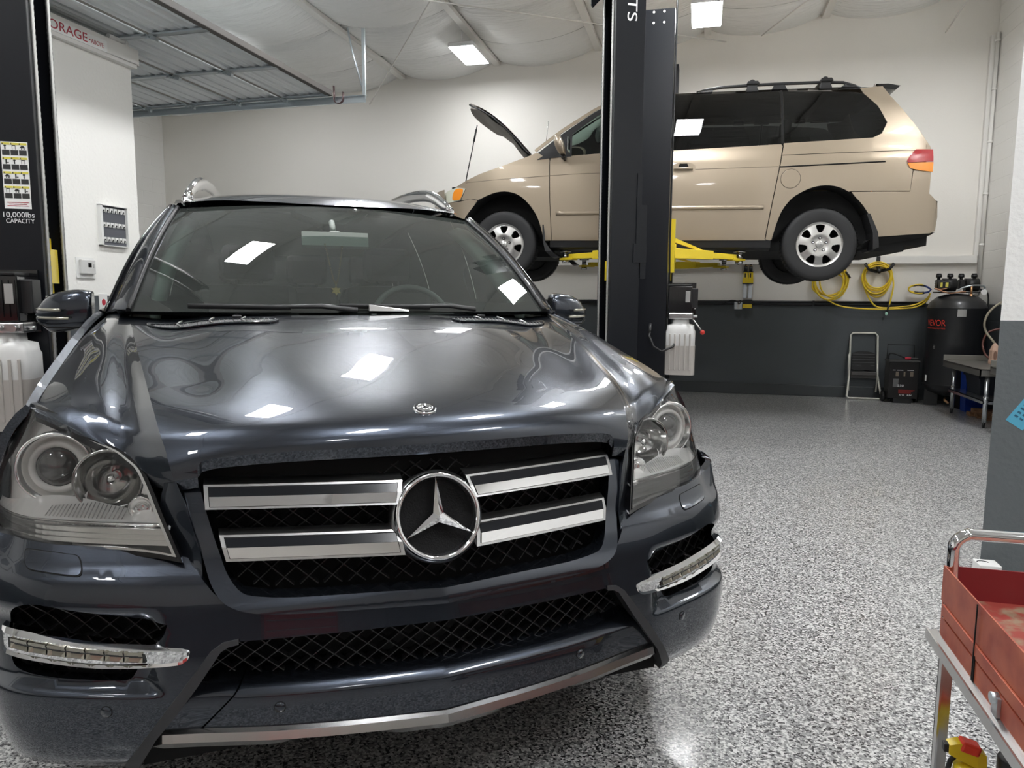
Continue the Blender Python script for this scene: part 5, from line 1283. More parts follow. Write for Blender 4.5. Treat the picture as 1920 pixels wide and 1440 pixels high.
# power unit, near
def power_unit(parent, P, ex, ey, s, lever=True):
    """P: top centre of the tank; ex lateral, ey outward, units scaled by s"""
    fr = frame(P, ex, ey, (0, 0, 1)); U = thing_part('power_unit', parent)
    def S(m): return m.xf(fr @ Matrix.Scale(s, 4))
    tk = mat('translucent_tank', (.66, .655, .64), .35, 0, sss=.0) if 'translucent_tank' not in bpy.data.materials else bpy.data.materials['translucent_tank']
    m = MB(); secs = []
    for z, hx, hy in ((-.40, .095, .085), (-.395, .104, .094), (-.02-.07, .105, .095), (-.075, .098, .09), (-.045, .095, .086), (-.035, .06, .06), (0, .058, .058)):
        secs.append([(hx*math.copysign(abs(math.cos(a))**.45, math.cos(a)), hy*math.copysign(abs(math.sin(a))**.45, math.sin(a)), z) for a in [2*PI*k/32 for k in range(32)]])
    m.sweep(secs, smooth=True); S(m); m.build('tank', tk, U)
    m = MB(); secs = []
    for z in (-.401, -.19):
        secs.append([(.1075*math.copysign(abs(math.cos(a))**.45, math.cos(a)), .0975*math.copysign(abs(math.sin(a))**.45, math.sin(a)), z) for a in [2*PI*k/32 for k in range(32)]])
    m.sweep(secs, smooth=True, caps=False)
    for k in range(5): m.box((-.07+.035*k, .097, -.235), (.012, .01, .26), bev=.004)
    S(m); m.build('tank_oil', mat('tank_oil_tint', (.44, .41, .38), .35) if 'tank_oil_tint' not in bpy.data.materials else bpy.data.materials['tank_oil_tint'], U)
    m = MB(); m.b2(-.085, .085, -.07, .07, 0, .045, bev=.008); m.cyl((-.06, .07, .02), (-.06, .09, .02), .014, 10); m.cyl((.0, .07, .022), (0, .092, .022), .012, 10); m.cyl((.055, .07, .02), (.055, .10, .02), .015, 10); m.cyl((.085, .03, .02), (.115, .03, .02), .009, 8); S(m); m.build('valve_block', M['satin'], U)
    m = MB(); m.b2(-.09, .075, -.075, .075, .045, .235, bev=.006); m.b2(-.10, .10, -.09, -.07, .0, .26)
    for k in range(7): m.box((-.078+k*.024, .077, .14), (.006, .008, .15))
    S(m); m.build('motor', M['blackgloss'], U)
    m = MB(); m.b2(-.095, .07, -.08, .08, .235, .248, bev=.003); m.b2(.065, .115, -.06, .04, .08, .22, bev=.006); S(m); m.build('motor_box', M['blackpl'], U)
    m = MB(); m.b2(.03, .062, .083, .0845, .12, .20); S(m); m.build('rating_plate', M['lampgrey'], U)
    m = MB()
    for z in (.08, .20): m.cyl((.10, .0, z), (.10, .0, z), .001); m.lathe([(.0001, .008), (.009, .006), (.011, 0)], frame((.093, -.05, z), (1, 0, 0), (0, 0, 1), (0, 1, 0)), 12)
    S(m); m.build('mount_bolt', M['chrome'], U)
    if lever:
        m = MB(); m.tube([(.07, .04, .02), (.11, .07, -.03), (.15, .09, -.085)], .006, 6); S(m); m.build('release_lever', M['steelbar'], U)
        m = MB(); m.lathe([(.0001, .018), (.012, .013), (.017, 0), (.012, -.013), (.0001, -.018)], frame((.155, .09, -.092), (1, 0, 0), (0, 1, 0)), 16); S(m); m.build('lever_knob', M['red'], U)
    m = MB(); m.lathe([(.0001, .03), (.020, .028), (.022, .004), (.018, 0)], frame((-.03, .075, -.065), (1, 0, 0), (0, .5, 1), (0, 1, .3)), 20); 
    if not lever: S(m); m.build('filler_cap', M['red'], U)
    return U
CLi = Matrix.Rotation(-aL, 3, 'Z')
power_unit(CL, (.015, -hy-.105, 1.092), (1, 0, 0), (0, -1, 0), 1.0, lever=False)
m = MB(); m.tube([(-.13, -hy-.03, 1.50), (-.135, -hy-.05, 1.42), (-.13, -hy-.06, 1.36), (-.11, -hy-.08, 1.34)], .010, 8); m.build('power_hose', M['blackpl'], CL)

aA = math.radians(210); CA, hx, hy = column('lift_column', 'tall black lift column in the centre, white capital letters down its upper face', (-.632, 5.726), aA, .235, .26, 4.3, 1)
m = MB(); m.b2(-.06, .09, -.05, .04, 1.385, 1.535); m.build('carriage', M['yellow'], CA)
m = MB()
for i in range(24): m.box((.085, .02+.012*(i % 2), .45+i*.034), (.02, .022, .026), bev=.004)
m.build('lift_chain', M['steelbar'], CA)
fr = frame((-.005, hy+.0015, 3.433), (0, 0, -1), (-1, 0, 0), (0, 1, 0))
text_mesh('column_lettering', 'LIFTS', .16, M['whiteink'], fr, CA, width=.34, height=.078)
m = MB(); m.prism([(.10, 3.42), (.26, 3.42), (.26, 3.68), (.20, 3.80), (.10, 3.80)] if False else [(.08, 3.55), (.20, 3.42), (.215, 3.44), (.215, 3.80), (.08, 3.80)], -.012, .0, frame((0, -hy-.0, 0), (1, 0, 0), (0, 0, 1), (0, -1, 0)))
m.prism([(.06, 3.56), (.195, 3.40), (.205, 3.42), (.205, 3.80), (.06, 3.80)], -.004, .008, frame((0, hy+.002, 0), (1, 0, 0), (0, 0, 1), (0, 1, 0)))
m.build('pulley_cover', M['liftblack'], CA)
m = MB()
for z in (3.46, 3.60, 3.74): m.lathe([(.0001, .008), (.008, .007), (.010, 0)], frame((.185, hy+.010, z), (1, 0, 0), (0, 0, 1), (0, 1, 0)), 10)
m.build('cover_bolt', M['chrome'], CA)
m = MB(); m.b2(-.1175-.004, -.1175+.035, hy, hy+.008, 1.62, 2.18); m.b2(-.1175-.05, -.1175-.005, hy-.02, hy+.004, 1.40, 1.95); m.b2(-.1175-.05, -.1175+.055, hy-.01, hy+.010, 1.52, 1.66); m.build('lock_cover', M['liftblack'], CA)

aB = math.radians(90)
CB, hx, hy = column('lift_column', 'shorter black lift column close behind the centre one, with four bolt holes near its top', (-.432, 6.575), aB, .29, .285, 3.628, -1)
m = MB()
for x in (-.03, .055):
    for z in (3.605, 3.52): m.lathe([(.0001, .001), (.010, .001)], frame((-hx-.001, -x, z), (0, -1, 0), (0, 0, 1), (-1, 0, 0)), 14)
m.build('bolt_hole', M['whitepaint'], CB)
m = MB(); m.tube([(-hx+.03, -hy-.012, 3.95), (-hx+.02, -hy-.014, 3.6), (-hx+.03, -hy-.012, 2.4), (-hx+.03, -hy-.014, 1.7), (-hx+.02, -hy-.02, 1.35)], .008, 6); m.build('power_cable', M['blackpl'], CB)
m = MB(); m.b2(hx-.08, hx+.09, -.19, .12, 1.48, 1.72); m.b2(hx-.02, hx+.05, -.19, -.13, 1.55, 1.95); m.b2(hx+.03, hx+.12, -.13, .13, 1.55, 1.62); m.build('carriage', M['yellow'], CB)
U = power_unit(CB, (-.06, -hy-.125, 1.075), (0, -1, 0), (-1, 0, 0), 1.2)
m = MB(); m.tube([(-hx-.01, .0-.02, 1.00), (-hx-.06, -.01, .93), (-hx-.09, -.05, .84), (-hx-.10, -.12, .80), (-hx-.06, -.21, .84), (-.05, -.27, .95), (-.04, -.265, 1.04)], .010, 8); m.cyl((-hx-.005, -.015, 1.03), (-hx-.045, -.01, .94), .014, 8); m.build('hydraulic_hose', M['blackpl'], U)
# far column behind the van
CF, hx, hy = column('lift_column', 'narrow black lift column half hidden behind the raised van', (-.50, 9.78), math.radians(-90), .25, .26, 4.15, 1)
m = MB(); m.b2(hx-.08, hx+.05, -.12, .12, 1.48, 1.74); m.build('carriage', M['yellow'], CF)
# arms in van space, parented to the columns
def arm(col, p0, p1, zt, name='lift_arm'):
    T = thing_part(name, col); Ci = Matrix.Translation(col.location) @ Matrix.Rotation(col.rotation_euler.z, 4, 'Z'); Ci = Ci.inverted() @ VANM
    def put(m): m.xf(Ci); return m
    a = Vector((p0[0], p0[1], zt)); b_ = Vector((p1[0], p1[1], zt)); d = (b_-a).normalized(); n = Vector((-d.y, d.x, 0))
    def seg(m, s0, s1, w0, w1, z0, z1, zz0, zz1):
        A = a.lerp(b_, s0); B = a.lerp(b_, s1)
        m.sweep([[A+n*w0+Vector((0, 0, z0)), A-n*w0+Vector((0, 0, z0)), A-n*w0+Vector((0, 0, z1)), A+n*w0+Vector((0, 0, z1))], [B+n*w1+Vector((0, 0, zz0)), B-n*w1+Vector((0, 0, zz0)), B-n*w1+Vector((0, 0, zz1)), B+n*w1+Vector((0, 0, zz1))]])
    m = MB(); seg(m, -.05, .55, .055, .05, -.05, .045, -.045, .035); m.cyl(a+Vector((0, 0, -.09)), a+Vector((0, 0, .08)), .03, 12); put(m); m.build('arm_outer', M['yellow'], T, bev=.004)
    m = MB(); seg(m, .45, .92, .038, .034, -.035, .022, -.035, .012); seg(m, .86, 1.06, .05, .035, -.045, -.02, -.045, -.025); put(m); m.build('arm_inner', M['yellow'], T, bev=.003)
    m = MB(); m.sweep([[a.lerp(b_, .0)+n*.01+Vector((0, 0, .14)), a-n*.01+Vector((0, 0, .14)), a-n*.01+Vector((0, 0, .10)), a+n*.01+Vector((0, 0, .10))], [a.lerp(b_, .42)+n*.01+Vector((0, 0, .045)), a.lerp(b_, .42)-n*.01+Vector((0, 0, .045)), a.lerp(b_, .40)-n*.01+Vector((0, 0, .03)), a.lerp(b_, .40)+n*.01+Vector((0, 0, .03))]]); put(m); m.build('arm_brace', M['yellow'], T)
    m = MB(); m.cyl(b_+Vector((0, 0, -.05)), b_+Vector((0, 0, .035)), .028, 14); m.cyl(b_+Vector((0, 0, -.075)), b_+Vector((0, 0, -.045)), .035, 14); m.cyl(b_+Vector((0, 0, .035)), b_+Vector((0, 0, .05)), .058, 18); put(m); m.build('arm_pad', M['steelbar'], T)
arm(CB, (1.33, 1.26), (.70, .80), -.105)
arm(CB, (1.67, 1.26), (2.38, .80), -.105)
arm(CF, (1.36, -1.26), (.72, -.78), -.105)
arm(CF, (1.64, -1.26), (2.36, -.78), -.105)
# ------------------------------------------------------------------ hoses on the back wall
M['hose'] = mat('yellow_hose', (.80, .58, .03), .4)
WY = Y1
def coil(name, label, cx, cz, loops, tails, group=None, lab_h=None):
    T = thing(name, label, 'hose', (cx, WY-.05, cz), 0, group)
    for li, (rx, rz, dx, dz, dy) in enumerate(loops):
        pts = []
        for k in range(48):
            a = 2*PI*k/48; zz = rz*math.sin(a)
            if zz > 0: zz *= .72
            pts.append((dx+rx*math.cos(a), dy, dz+zz))
        m = MB(); m.tube(pts, .0095, 8, closed=True); m.build('hose_loop', M['hose'], T)
    for t in tails:
        m = MB(); P = smooth3(t); m.tube(P, .0095, 8); m.build('hose_tail', M['hose'], T)
    return T
def smooth3(pts, sub=6):
    pts = [Vector(p) for p in pts]; out = []; n = len(pts)
    for i in range(n-1):
        p0 = pts[max(0, i-1)]; p1 = pts[i]; p2 = pts[i+1]; p3 = pts[min(n-1, i+2)]
        for j in range(sub):
            t = j/sub; t2 = t*t; t3 = t2*t
            out.append(.5*((2*p1)+(-p0+p2)*t+(2*p0-5*p1+4*p2-p3)*t2+(-p0+3*p1-3*p2+p3)*t3))
    out.append(pts[-1]); return out
coil('air_hose', 'yellow air hose coiled on a black three-armed hanger right of the van\'s rear wheel', 2.118, 1.555,
     [(.172, .20, -.0, -.02, -.01), (.158, .185, .0, -.01, -.03), (.15, .17, .005, -.01, .008), (.165, .215, -.01, -.015, -.045), (.145, .16, 0, 0, -.05), (.168, .235, .0, -.005, -.028), (.150, .25, .01, -.02, -.012)],
     [[(-.17, -.02, -.02), (-.15, -.02, -.12), (-.08, -.02, -.28), (.0, -.02, -.38), (.10, -.02, -.405), (.25, -.02, -.395), (.40, -.02, -.375), (.50, -.02, -.34), (.58, -.03, -.28), (.60, -.06, -.22)],
      [(.17, -.03, .0), (.19, -.03, -.12), (.175, -.035, -.26), (.155, -.04, -.37)]])
t = bpy.data.objects['air_hose']
m = MB(); m.tube([(.152, -.04, -.36), (.142, -.045, -.41), (.13, -.045, -.46)], .010, 8); m.build('hose_end', M['blackpl'], t)
m = MB(); m.lathe([(.0001, .02), (.012, .017), (.016, 0), (.010, -.02), (.0001, -.024)], frame((.127, -.045, -.475), (1, 0, 0), (0, 1, 0)), 12); m.build('hose_fitting', mat('mint_plastic', (.45, .75, .62), .4), t)
hg = thing('hose_hanger', 'black three-armed hose hanger on the wall rail holding the right yellow coil', 'hook', (2.118, WY-.02, 1.60))
m = MB(); m.b2(-.022, .022, -.065, -.055, .05, .19, bev=.004); m.tube([(0, -.055, .10), (0, -.10, .02), (0, -.14, -.02), (0, -.15, .02)], (.02, .006), 6, flat=(1, 0, 0)); m.build('hanger_strap', M['blackpl'], hg)
for s in (1, -1):
    m = MB(); m.tube([(0, -.03, .0), (s*.08, -.05, .02), (s*.12, -.12, .03), (s*.165, -.14, .10)], (.020, .006), 6, flat=(0, 0, 1)); m.build('hanger_arm', M['blackpl'], hg)
coil('air_hose', 'yellow air hose coil hanging lower, partly hidden behind the van\'s rear wheel', 1.58, 1.50,
     [(.18, .20, .0, .0, -.01), (.16, .22, .03, .0, -.03), (.19, .165, -.02, -.03, .005), (.17, .24, -.02, -.01, -.03), (.20, .255, .01, .0, -.02)],
     [[(-.18, -.02, .02), (-.21, -.02, -.10), (-.10, -.02, -.21), (.0, -.02, -.27), (.13, -.02, -.33), (.35, -.02, -.36), (.65, -.02, -.365), (.92, -.02, -.35), (1.02, -.025, -.325), (1.10, -.04, -.27), (1.135, -.06, -.20)]])
t = bpy.data.objects['air_hose.001']
m = MB(); m.tube([(.17, -.04, .10), (.20, -.05, .06), (.225, -.05, .02)], .011, 8); m.build('hose_end', M['blackpl'], t)
hg = thing('hose_hanger', 'black hose hanger behind the van\'s rear wheel holding the left yellow coil', 'hook', (1.58, WY-.02, 1.64))
m = MB(); m.b2(-.022, .022, -.06, .02, .0, .10, bev=.004); m.tube([(-.12, -.10, .03), (0, -.06, .0), (.12, -.10, .03)], (.02, .006), 6, flat=(0, 0, 1)); m.build('hanger_strap', M['blackpl'], hg)
# small coil tied with black tape near the compressor
T = thing('air_hose', 'small yellow hose loop wrapped in black and blue tape beside the compressor head', 'hose', (2.595, WY-.12, 1.385))
for k, (rx, rz, dy) in enumerate(((.115, .048, 0), (.120, .055, -.015), (.108, .044, .014))):
    m = MB(); m.tube([(rx*math.cos(2*PI*i/36)-.01, dy, rz*math.sin(2*PI*i/36)) for i in range(7, 30)], .008, 8); m.build('hose_loop', M['hose'], T)
m = MB(); m.tube([(.06, 0, .038), (-.02, 0, .052), (-.075, 0, .04)], .012, 8); m.tube([(-.06, -.0, -.042), (.0, 0, -.05), (.05, 0, -.046)], .016, 8); m.build('black_wrap', M['blackpl'], T)
m = MB(); m.tube([(.05, 0, -.046), (.10, 0, -.035), (.125, 0, -.005), (.09, 0, .022), (.05, 0, .04)], .012, 8); m.build('blue_wrap', mat('blue_tape', (.02, .05, .22), .5), T)
# conduit along the top of the dark dado
cd = thing('wall_conduit', 'dark pipe running along the top edge of the dark wall band', 'pipe', (0, WY, 1.20))
m = MB(); m.tube([(-8.2, -.018, .018), (0, -.018, .018), (2.7, -.018, .018)], .014, 8); m.tube([(-8.2, -.012, -.022), (2.7, -.012, -.022)], .009, 6); m.build('conduit_pipe', M['blackpl'], cd)
for i in range(12):
    x = -7.6+i*.9; m = MB(); m.b2(x-.012, x+.012, -.036, 0, -.03, .036, bev=.003); m.build('pipe_clip', M['blackpl'], cd)
# outlet box
ob = thing('outlet_box', 'small grey metal outlet box with a plug on the wall below the two work lights', 'outlet', (.475, WY, 1.163))
m = MB(); m.b2(-.052, .052, -.05, 0, -.05, .05, bev=.008); m.build('box', M['galv'], ob)
m = MB(); m.cyl((0, -.05, .018), (0, -.062, .018), .017, 16); m.cyl((0, -.05, -.022), (0, -.062, -.022), .017, 16); m.build('socket', M['lampgrey'], ob)
m = MB(); m.tube(smooth3([(.0, -.062, .02), (-.02, -.09, .06), (-.10, -.08, .07), (-.2, -.04, .02), (-.3, -.03, .01)]), .006, 6); m.tube(smooth3([(.01, -.06, .02), (.05, -.08, .065), (.10, -.05, .06), (.13, -.03, .03)]), .006, 6); m.build('plug_cord', M['blackpl'], ob)
# work lights (pair)
def worklight(x, lab, flip):
    w = thing('work_light', lab, 'work light', (x, WY-.035, 1.20), 0, None)
    m = MB(); m.b2(-.022, .022, -.012, .012, .06, .265, bev=.006); m.build('tube_lens', mat('light_tube', (.75, .80, .85), .3) if 'light_tube' not in bpy.data.materials else bpy.data.materials['light_tube'], w)
    m = MB(); m.sweep([[(-.034, -.02, .255), (.034, -.02, .255), (.034, .018, .255), (-.034, .018, .255)], [(-.034, -.022, .30), (.034, -.022, .30), (.034, .018, .30), (-.034, .018, .30)], [(-.020, -.022, .345), (.030, -.022, .345), (.030, .018, .345), (-.020, .018, .345)], [(-.024, -.022, .395), (.028, -.022, .395), (.028, .018, .395), (-.024, .018, .395)]]); m.build('body', M['yellow'], w)
    m = MB(); m.b2(-.035, .035, -.024, .018, .245, .258); m.b2(-.03, .03, -.022, .018, .395, .41); m.cyl((0, 0, .405), (0, 0, .475), .021, 14); m.b2(-.012, .004, -.024, -.021, .33, .385); m.build('grip', M['blackpl'], w)
    s = -1 if flip else 1
    m = MB(); m.tube(smooth3([(0, 0, .475), (0, 0, .53), (s*-.02, 0, .552), (s*-.075, 0, .552), (s*-.105, 0, .53), (s*-.10, 0, .50), (s*-.085, 0, .51)]), .0085, 8); m.build('hanging_hook', M['blackpl'], w)
    m = MB(); m.cyl((0, 0, .470), (0, 0, .484), .017, 12); m.build('collar', M['gold'], w)
worklight(.551, 'yellow and black work light with a blue spot, left one hung on the rail', False)
worklight(.615, 'yellow and black work light hung on the rail, right one of the pair', True)
tc_ = thing('charging_dock', 'yellow block under the two work lights beside the grey outlet box', 'charger', (.588, WY-.035, 1.185))
m = MB(); m.b2(-.058, .058, -.03, .03, -.052, .0, bev=.005); m.build('dock', M['yellow'], tc_)
m = MB(); m.b2(-.05, .06, -.03, .03, .0, .06, bev=.004); m.build('dock_cradle', M['blackpl'], tc_)
# ------------------------------------------------------------------ step stool
st = thing('step_stool', 'folded white-framed step stool with black steps leaning on the dark wall', 'step stool', (2.03, 9.93, 0))
M['tubewhite'] = mat('cream_tube', (.70, .69, .62), .3, .2)
fr_ = [(-.165, .13, .80), (-.14, .135, .83), (.12, .135, .83), (.148, .13, .80), (.155, .11, .60), (.16, .06, .30), (.195, .0, .09), (.21, -.02, .035), (.185, -.025, .014), (-.175, -.025, .014), (-.20, -.02, .035), (-.19, 0, .12), (-.17, .06, .30), (-.168, .11, .6)]
m = MB(); m.tube([Vector(p) for p in fr_], .0125, 10, closed=True); m.build('front_frame', M['tubewhite'], st)
m = MB(); m.tube([(-.19, .03, .56), (-.185, .05, .42), (-.165, .07, .10)], .010, 8); m.tube([(-.19, .03, .56), (-.17, .09, .58)], .008, 6); m.build('rear_leg', M['tubewhite'], st)
m = MB(); m.tube([(.15, .05, .45), (.16, .06, .3), (.155, .07, .09)], .010, 8); m.build('rear_leg', M['tubewhite'], st)
m = MB(); secs = []
for i in range(11):
    x = -.14+.27*i/10; secs.append([(x, .085, .36+.008*math.cos(i)), (x, .10, .36), (x, .125, .60-.03*(abs(i-5)/5)**3), (x, .11, .60-.03*(abs(i-5)/5)**3)])
m.sweep(secs); m.build('step_tread', mat('ribbed_black', (.008, .008, .009), .5), st)
for k in range(6):
    m = MB(); m.b2(-.138, .128, .095-.003, .100, .385+k*.035, .391+k*.035); o = m.build('tread_rib', mat('rib_grey', (.10, .10, .105), .4) if 'rib_grey' not in bpy.data.materials else bpy.data.materials['rib_grey'], st)
m = MB(); m.b2(-.15, .14, .02, .12, .30, .345, bev=.006); m.b2(-.148, .138, .05, .115, .265, .30); m.build('lower_step', mat('worn_grey_tread', (.085, .08, .078), .7), st)
# ------------------------------------------------------------------ battery charger on wheels
bc = thing('battery_charger', 'black wheeled battery charger with white and red print between stool and compressor', 'battery charger', (2.415, 9.78, 0))
m = MB(); m.b2(-.165, .165, -.10, .12, .06, .515, bev=.008); m.build('case', mat('charger_black', (.012, .011, .011), .4), bc)
m = MB(); m.b2(-.172, .172, -.11, .13, .505, .525, bev=.004); m.build('case_lid', mat('charger_lid', (.05, .05, .05), .5), bc)
m = MB(); m.tube([(-.155, .10, .50), (-.150, .12, .70), (.150, .12, .70), (.155, .10, .50)], .006, 6); m.build('push_handle', M['blackpl'], bc)
for s in (1, -1):
    m = MB(); m.cyl((s*.17, .06, .065), (s*.20, .06, .065), .065, 20); m.build('cart_wheel', M['rubber'], bc)
m = MB(); m.b2(-.10, .10, -.10, .05, 0, .06); m.build('foot', M['blackpl'], bc)
m = MB(); m.tube(smooth3([(-.16, .0, .52), (-.15, -.02, .60), (-.05, -.02, .58), (.03, -.03, .54), (.10, -.03, .53)]), .010, 6); m.build('charger_cable', M['blackpl'], bc)
m = MB(); m.box((.05, -.03, .545), (.07, .03, .03), bev=.008); m.build('red_clamp', mat('pink_red_clamp', (.55, .03, .06), .4), bc)
m = MB(); m.box((.12, -.03, .538), (.09, .04, .03), bev=.008); m.build('black_clamp', M['blackpl'], bc)
def BF(x, z): return frame((x, -.1012, z), (1, 0, 0), (0, 0, 1), (0, -1, 0))
for x, w_ in ((-.075, .032), (.005, .018), (.085, .034)):
    m = MB(); m.b2(x-w_/2, x+w_/2, -.104, -.10, .33, .385); m.build('rocker_switch', mat('switch_tan', (.20, .16, .12), .5) if 'switch_tan' not in bpy.data.materials else bpy.data.materials['switch_tan'], bc)
for x, w_ in ((-.11, .03), (-.045, .07), (.07, .07)):
    m = MB(); m.b2(x-w_/2, x+w_/2, -.1015, -.10, .402, .408); m.build('print_line', M['whiteink'], bc)
m = MB(); m.b2(-.115, -.055, -.1012, -.10, .20, .30); m.build('print_panel', mat('print_grey', (.14, .14, .14), .6), bc)
text_mesh('model_number', '550', .04, M['whiteink'], BF(-.03, .215), bc, width=.07, height=.026)
m = MB()
for k in range(3): m.b2(-.05, .13-.02*k, -.1012, -.10, .155-.016*k, .165-.016*k)
m.build('print_red', mat('print_dark_red', (.25, .02, .015), .5), bc)
text_mesh('print_text', 'A/10   4.8V', .03, M['whiteink'], BF(.03, .10), bc, width=.14, height=.018)
# ------------------------------------------------------------------ air compressor
ac = thing('air_compressor', 'tall black air compressor tank with red lettering in the corner', 'air compressor', (2.915, 9.62, 0))
M['tankblack'] = mat('satin_tank_black', (.012, .013, .015), .38, 0, coat=.2)
m = MB(); m.lathe([(.0001, .12), (.12, .125), (.24, .17), (.295, .23), (.308, .27), (.308, 1.14), (.312, 1.155), (.306, 1.17), (.28, 1.23), (.21, 1.29), (.12, 1.32), (.0001, 1.33)], None, 64); m.build('tank', M['tankblack'], ac)
m = MB(); m.lathe([(.309, .262), (.312, .268), (.309, .274)], None, 64); m.lathe([(.309, 1.150), (.3145, 1.158), (.309, 1.166)], None, 64); m.build('tank_weld', M['tankblack'], ac)
for k in range(3):
    a = 2*PI*k/3-PI/2+.25; m = MB(); m.b2(-.07, .07, -.05, .05, 0, .19); m.xf(Matrix.Translation((.20*math.cos(a), .20*math.sin(a), 0)) @ Matrix.Rotation(a, 4, 'Z')); m.build('tank_foot', M['blackpl'], ac)
m = MB(); m.tube(smooth3([(-.10, -.16, .11), (-.12, -.22, .09), (-.08, -.24, .06)]), .014, 8); m.build('drain_valve', mat('brass', (.65, .38, .2), .3, 1.0), ac)
# head: platform, motors, cylinders with intake filters
m = MB(); m.b2(-.24, .20, -.11, .11, 1.335, 1.35); m.build('pump_plate', M['blackpl'], ac)
for i, x in enumerate((-.135, .10)):
    m = MB(); m.cyl((x-.04, 0, 1.43), (x+.10, 0, 1.43), .075, 24); m.build('pump_motor', M['blackpl'], ac)
for i, x in enumerate((-.215, -.095, .02, .155)):
    m = MB(); m.b2(x-.025, x+.035, -.05, .05, 1.38, 1.49, bev=.01)
    for k in range(4): m.b2(x-.028, x+.038, -.055, .055, 1.385+k*.028, 1.392+k*.028)
    m.build('pump_cylinder', M['galv'] if i % 2 else M['blackpl'], ac)
    m = MB(); m.cyl((x, -.0, 1.49), (x, 0, 1.515), .018, 12); m.cyl((x, 0, 1.515), (x, 0, 1.548), .032, 20); m.cyl((x, 0, 1.548), (x, 0, 1.562), .026, 20); m.build('intake_filter', M['blackpl'], ac)
m = MB(); m.b2(-.235, -.13, -.14, -.06, 1.39, 1.465, bev=.004); m.build('pressure_switch', M['blackpl'], ac)
m = MB(); m.b2(-.232, -.21, -.142, -.139, 1.40, 1.455); m.b2(-.18, -.15, -.142, -.139, 1.40, 1.455); m.build('switch_label', M['sheetyellow'], ac)
m = MB(); m.tube(smooth3([(-.05, -.12, 1.36), (.02, -.13, 1.40), (.10, -.14, 1.42), (.20, -.12, 1.42), (.24, -.10, 1.40), (.235, -.10, 1.37)]), .009, 8); m.build('copper_line', M['galv'], ac)
m = MB(); m.tube(smooth3([(-.25, -.12, 1.37), (-.20, -.15, 1.35), (-.12, -.14, 1.33), (-.02, -.13, 1.345), (.04, -.12, 1.35)]), .008, 8); m.tube(smooth3([(-.28, -.10, 1.385), (-.22, -.12, 1.375), (-.16, -.13, 1.39)]), .010, 8); m.build('copper_line', mat('copper', (.62, .33, .2), .3, 1.0), ac)
m = MB(); m.cyl((.085, -.16, 1.41), (.085, -.16, 1.32), .013, 12); m.cyl((.085, -.16, 1.32), (.085, -.16, 1.275), .016, 12); m.build('safety_valve', bpy.data.materials['brass'], ac)
m = MB(); m.cyl((.21, -.16, 1.345), (.21, -.18, 1.345), .032, 20); m.build('pressure_gauge', M['white_pl'], ac)
m = MB(); m.tube(smooth3([(.20, -.02, 1.38), (.28, -.02, 1.36), (.31, -.02, 1.28), (.315, -.02, 1.12)]), .010, 8); m.build('power_cord', M['blackpl'], ac)
# labels wrapped on the tank
def on_tank(me_o, ang0):
    me = me_o.data
    for v in me.vertices:
        x, z = v.co.x, v.co.z; a = ang0+x/.3085; r = .3092+(-v.co.y)
        v.co = Vector((r*math.sin(a), -r*math.cos(a), z))
fr = lambda x, z: frame((x, 0, z), (1, 0, 0), (0, 0, 1), (0, -1, 0))
o = text_mesh('brand_lettering', 'VEVOR', .10, mat('tank_red_ink', (.80, .05, .03), .5), fr(0, .985), ac, width=.25, height=.070); on_tank(o, -1.03)
o = text_mesh('brand_small_lettering', 'TOUGH TOOLS, HALF PRICE', .03, bpy.data.materials['tank_red_ink'], fr(0, .925), ac, width=.25, height=.018); on_tank(o, -1.03)
m = MB(); m.grid(lambda u, v: (.3100*math.sin(-.265+.29*u), -.3100*math.cos(-.265+.29*u), 1.065+.090*v), 8, 1, 0, 1, 0, 1); m.build('tank_sticker', M['lampgrey'], ac)
m = MB()
for k in range(3): m.b2(-.012, .012, 0, .001, .69+.016*k, .698+.016*k)
o = m.build('recycle_mark', M['lampgrey'], ac); on_tank(o, -1.0)
m = MB(); m.b2(-.312, -.300, -.12, -.09, .30, .37, bev=.003); m.build('side_tag', M['white_pl'], ac)
# pipe boxed up the corner
cp = thing('corner_duct', 'white vertical pipe and casing running up the right back corner', 'pipe', (3.215, 10.03, 0))
m = MB(); m.b2(-.035, .05, -.0, .055, 1.79, 4.33); m.build('duct_casing', M['whitepaint'], cp)
m = MB(); m.cyl((.025, -.03, 1.35), (.025, -.03, 4.35), .022, 12); m.build('riser_pipe', M['whitepaint'], cp)
for z in (1.9, 2.5, 3.1, 3.7, 4.25):
    m = MB(); m.cyl((.025, -.03, z), (.025, -.03, z+.03), .028, 12); m.build('pipe_coupling', M['whitepaint'], cp)
gb = thing('junction_box', 'grey electrical box on the wall behind the compressor pump', 'box', (3.22, 10.06, 1.41))
m = MB(); m.b2(-.05, .04, -.03, .026, -.09, .09, bev=.003); m.build('box_body', M['lampgrey'], gb)
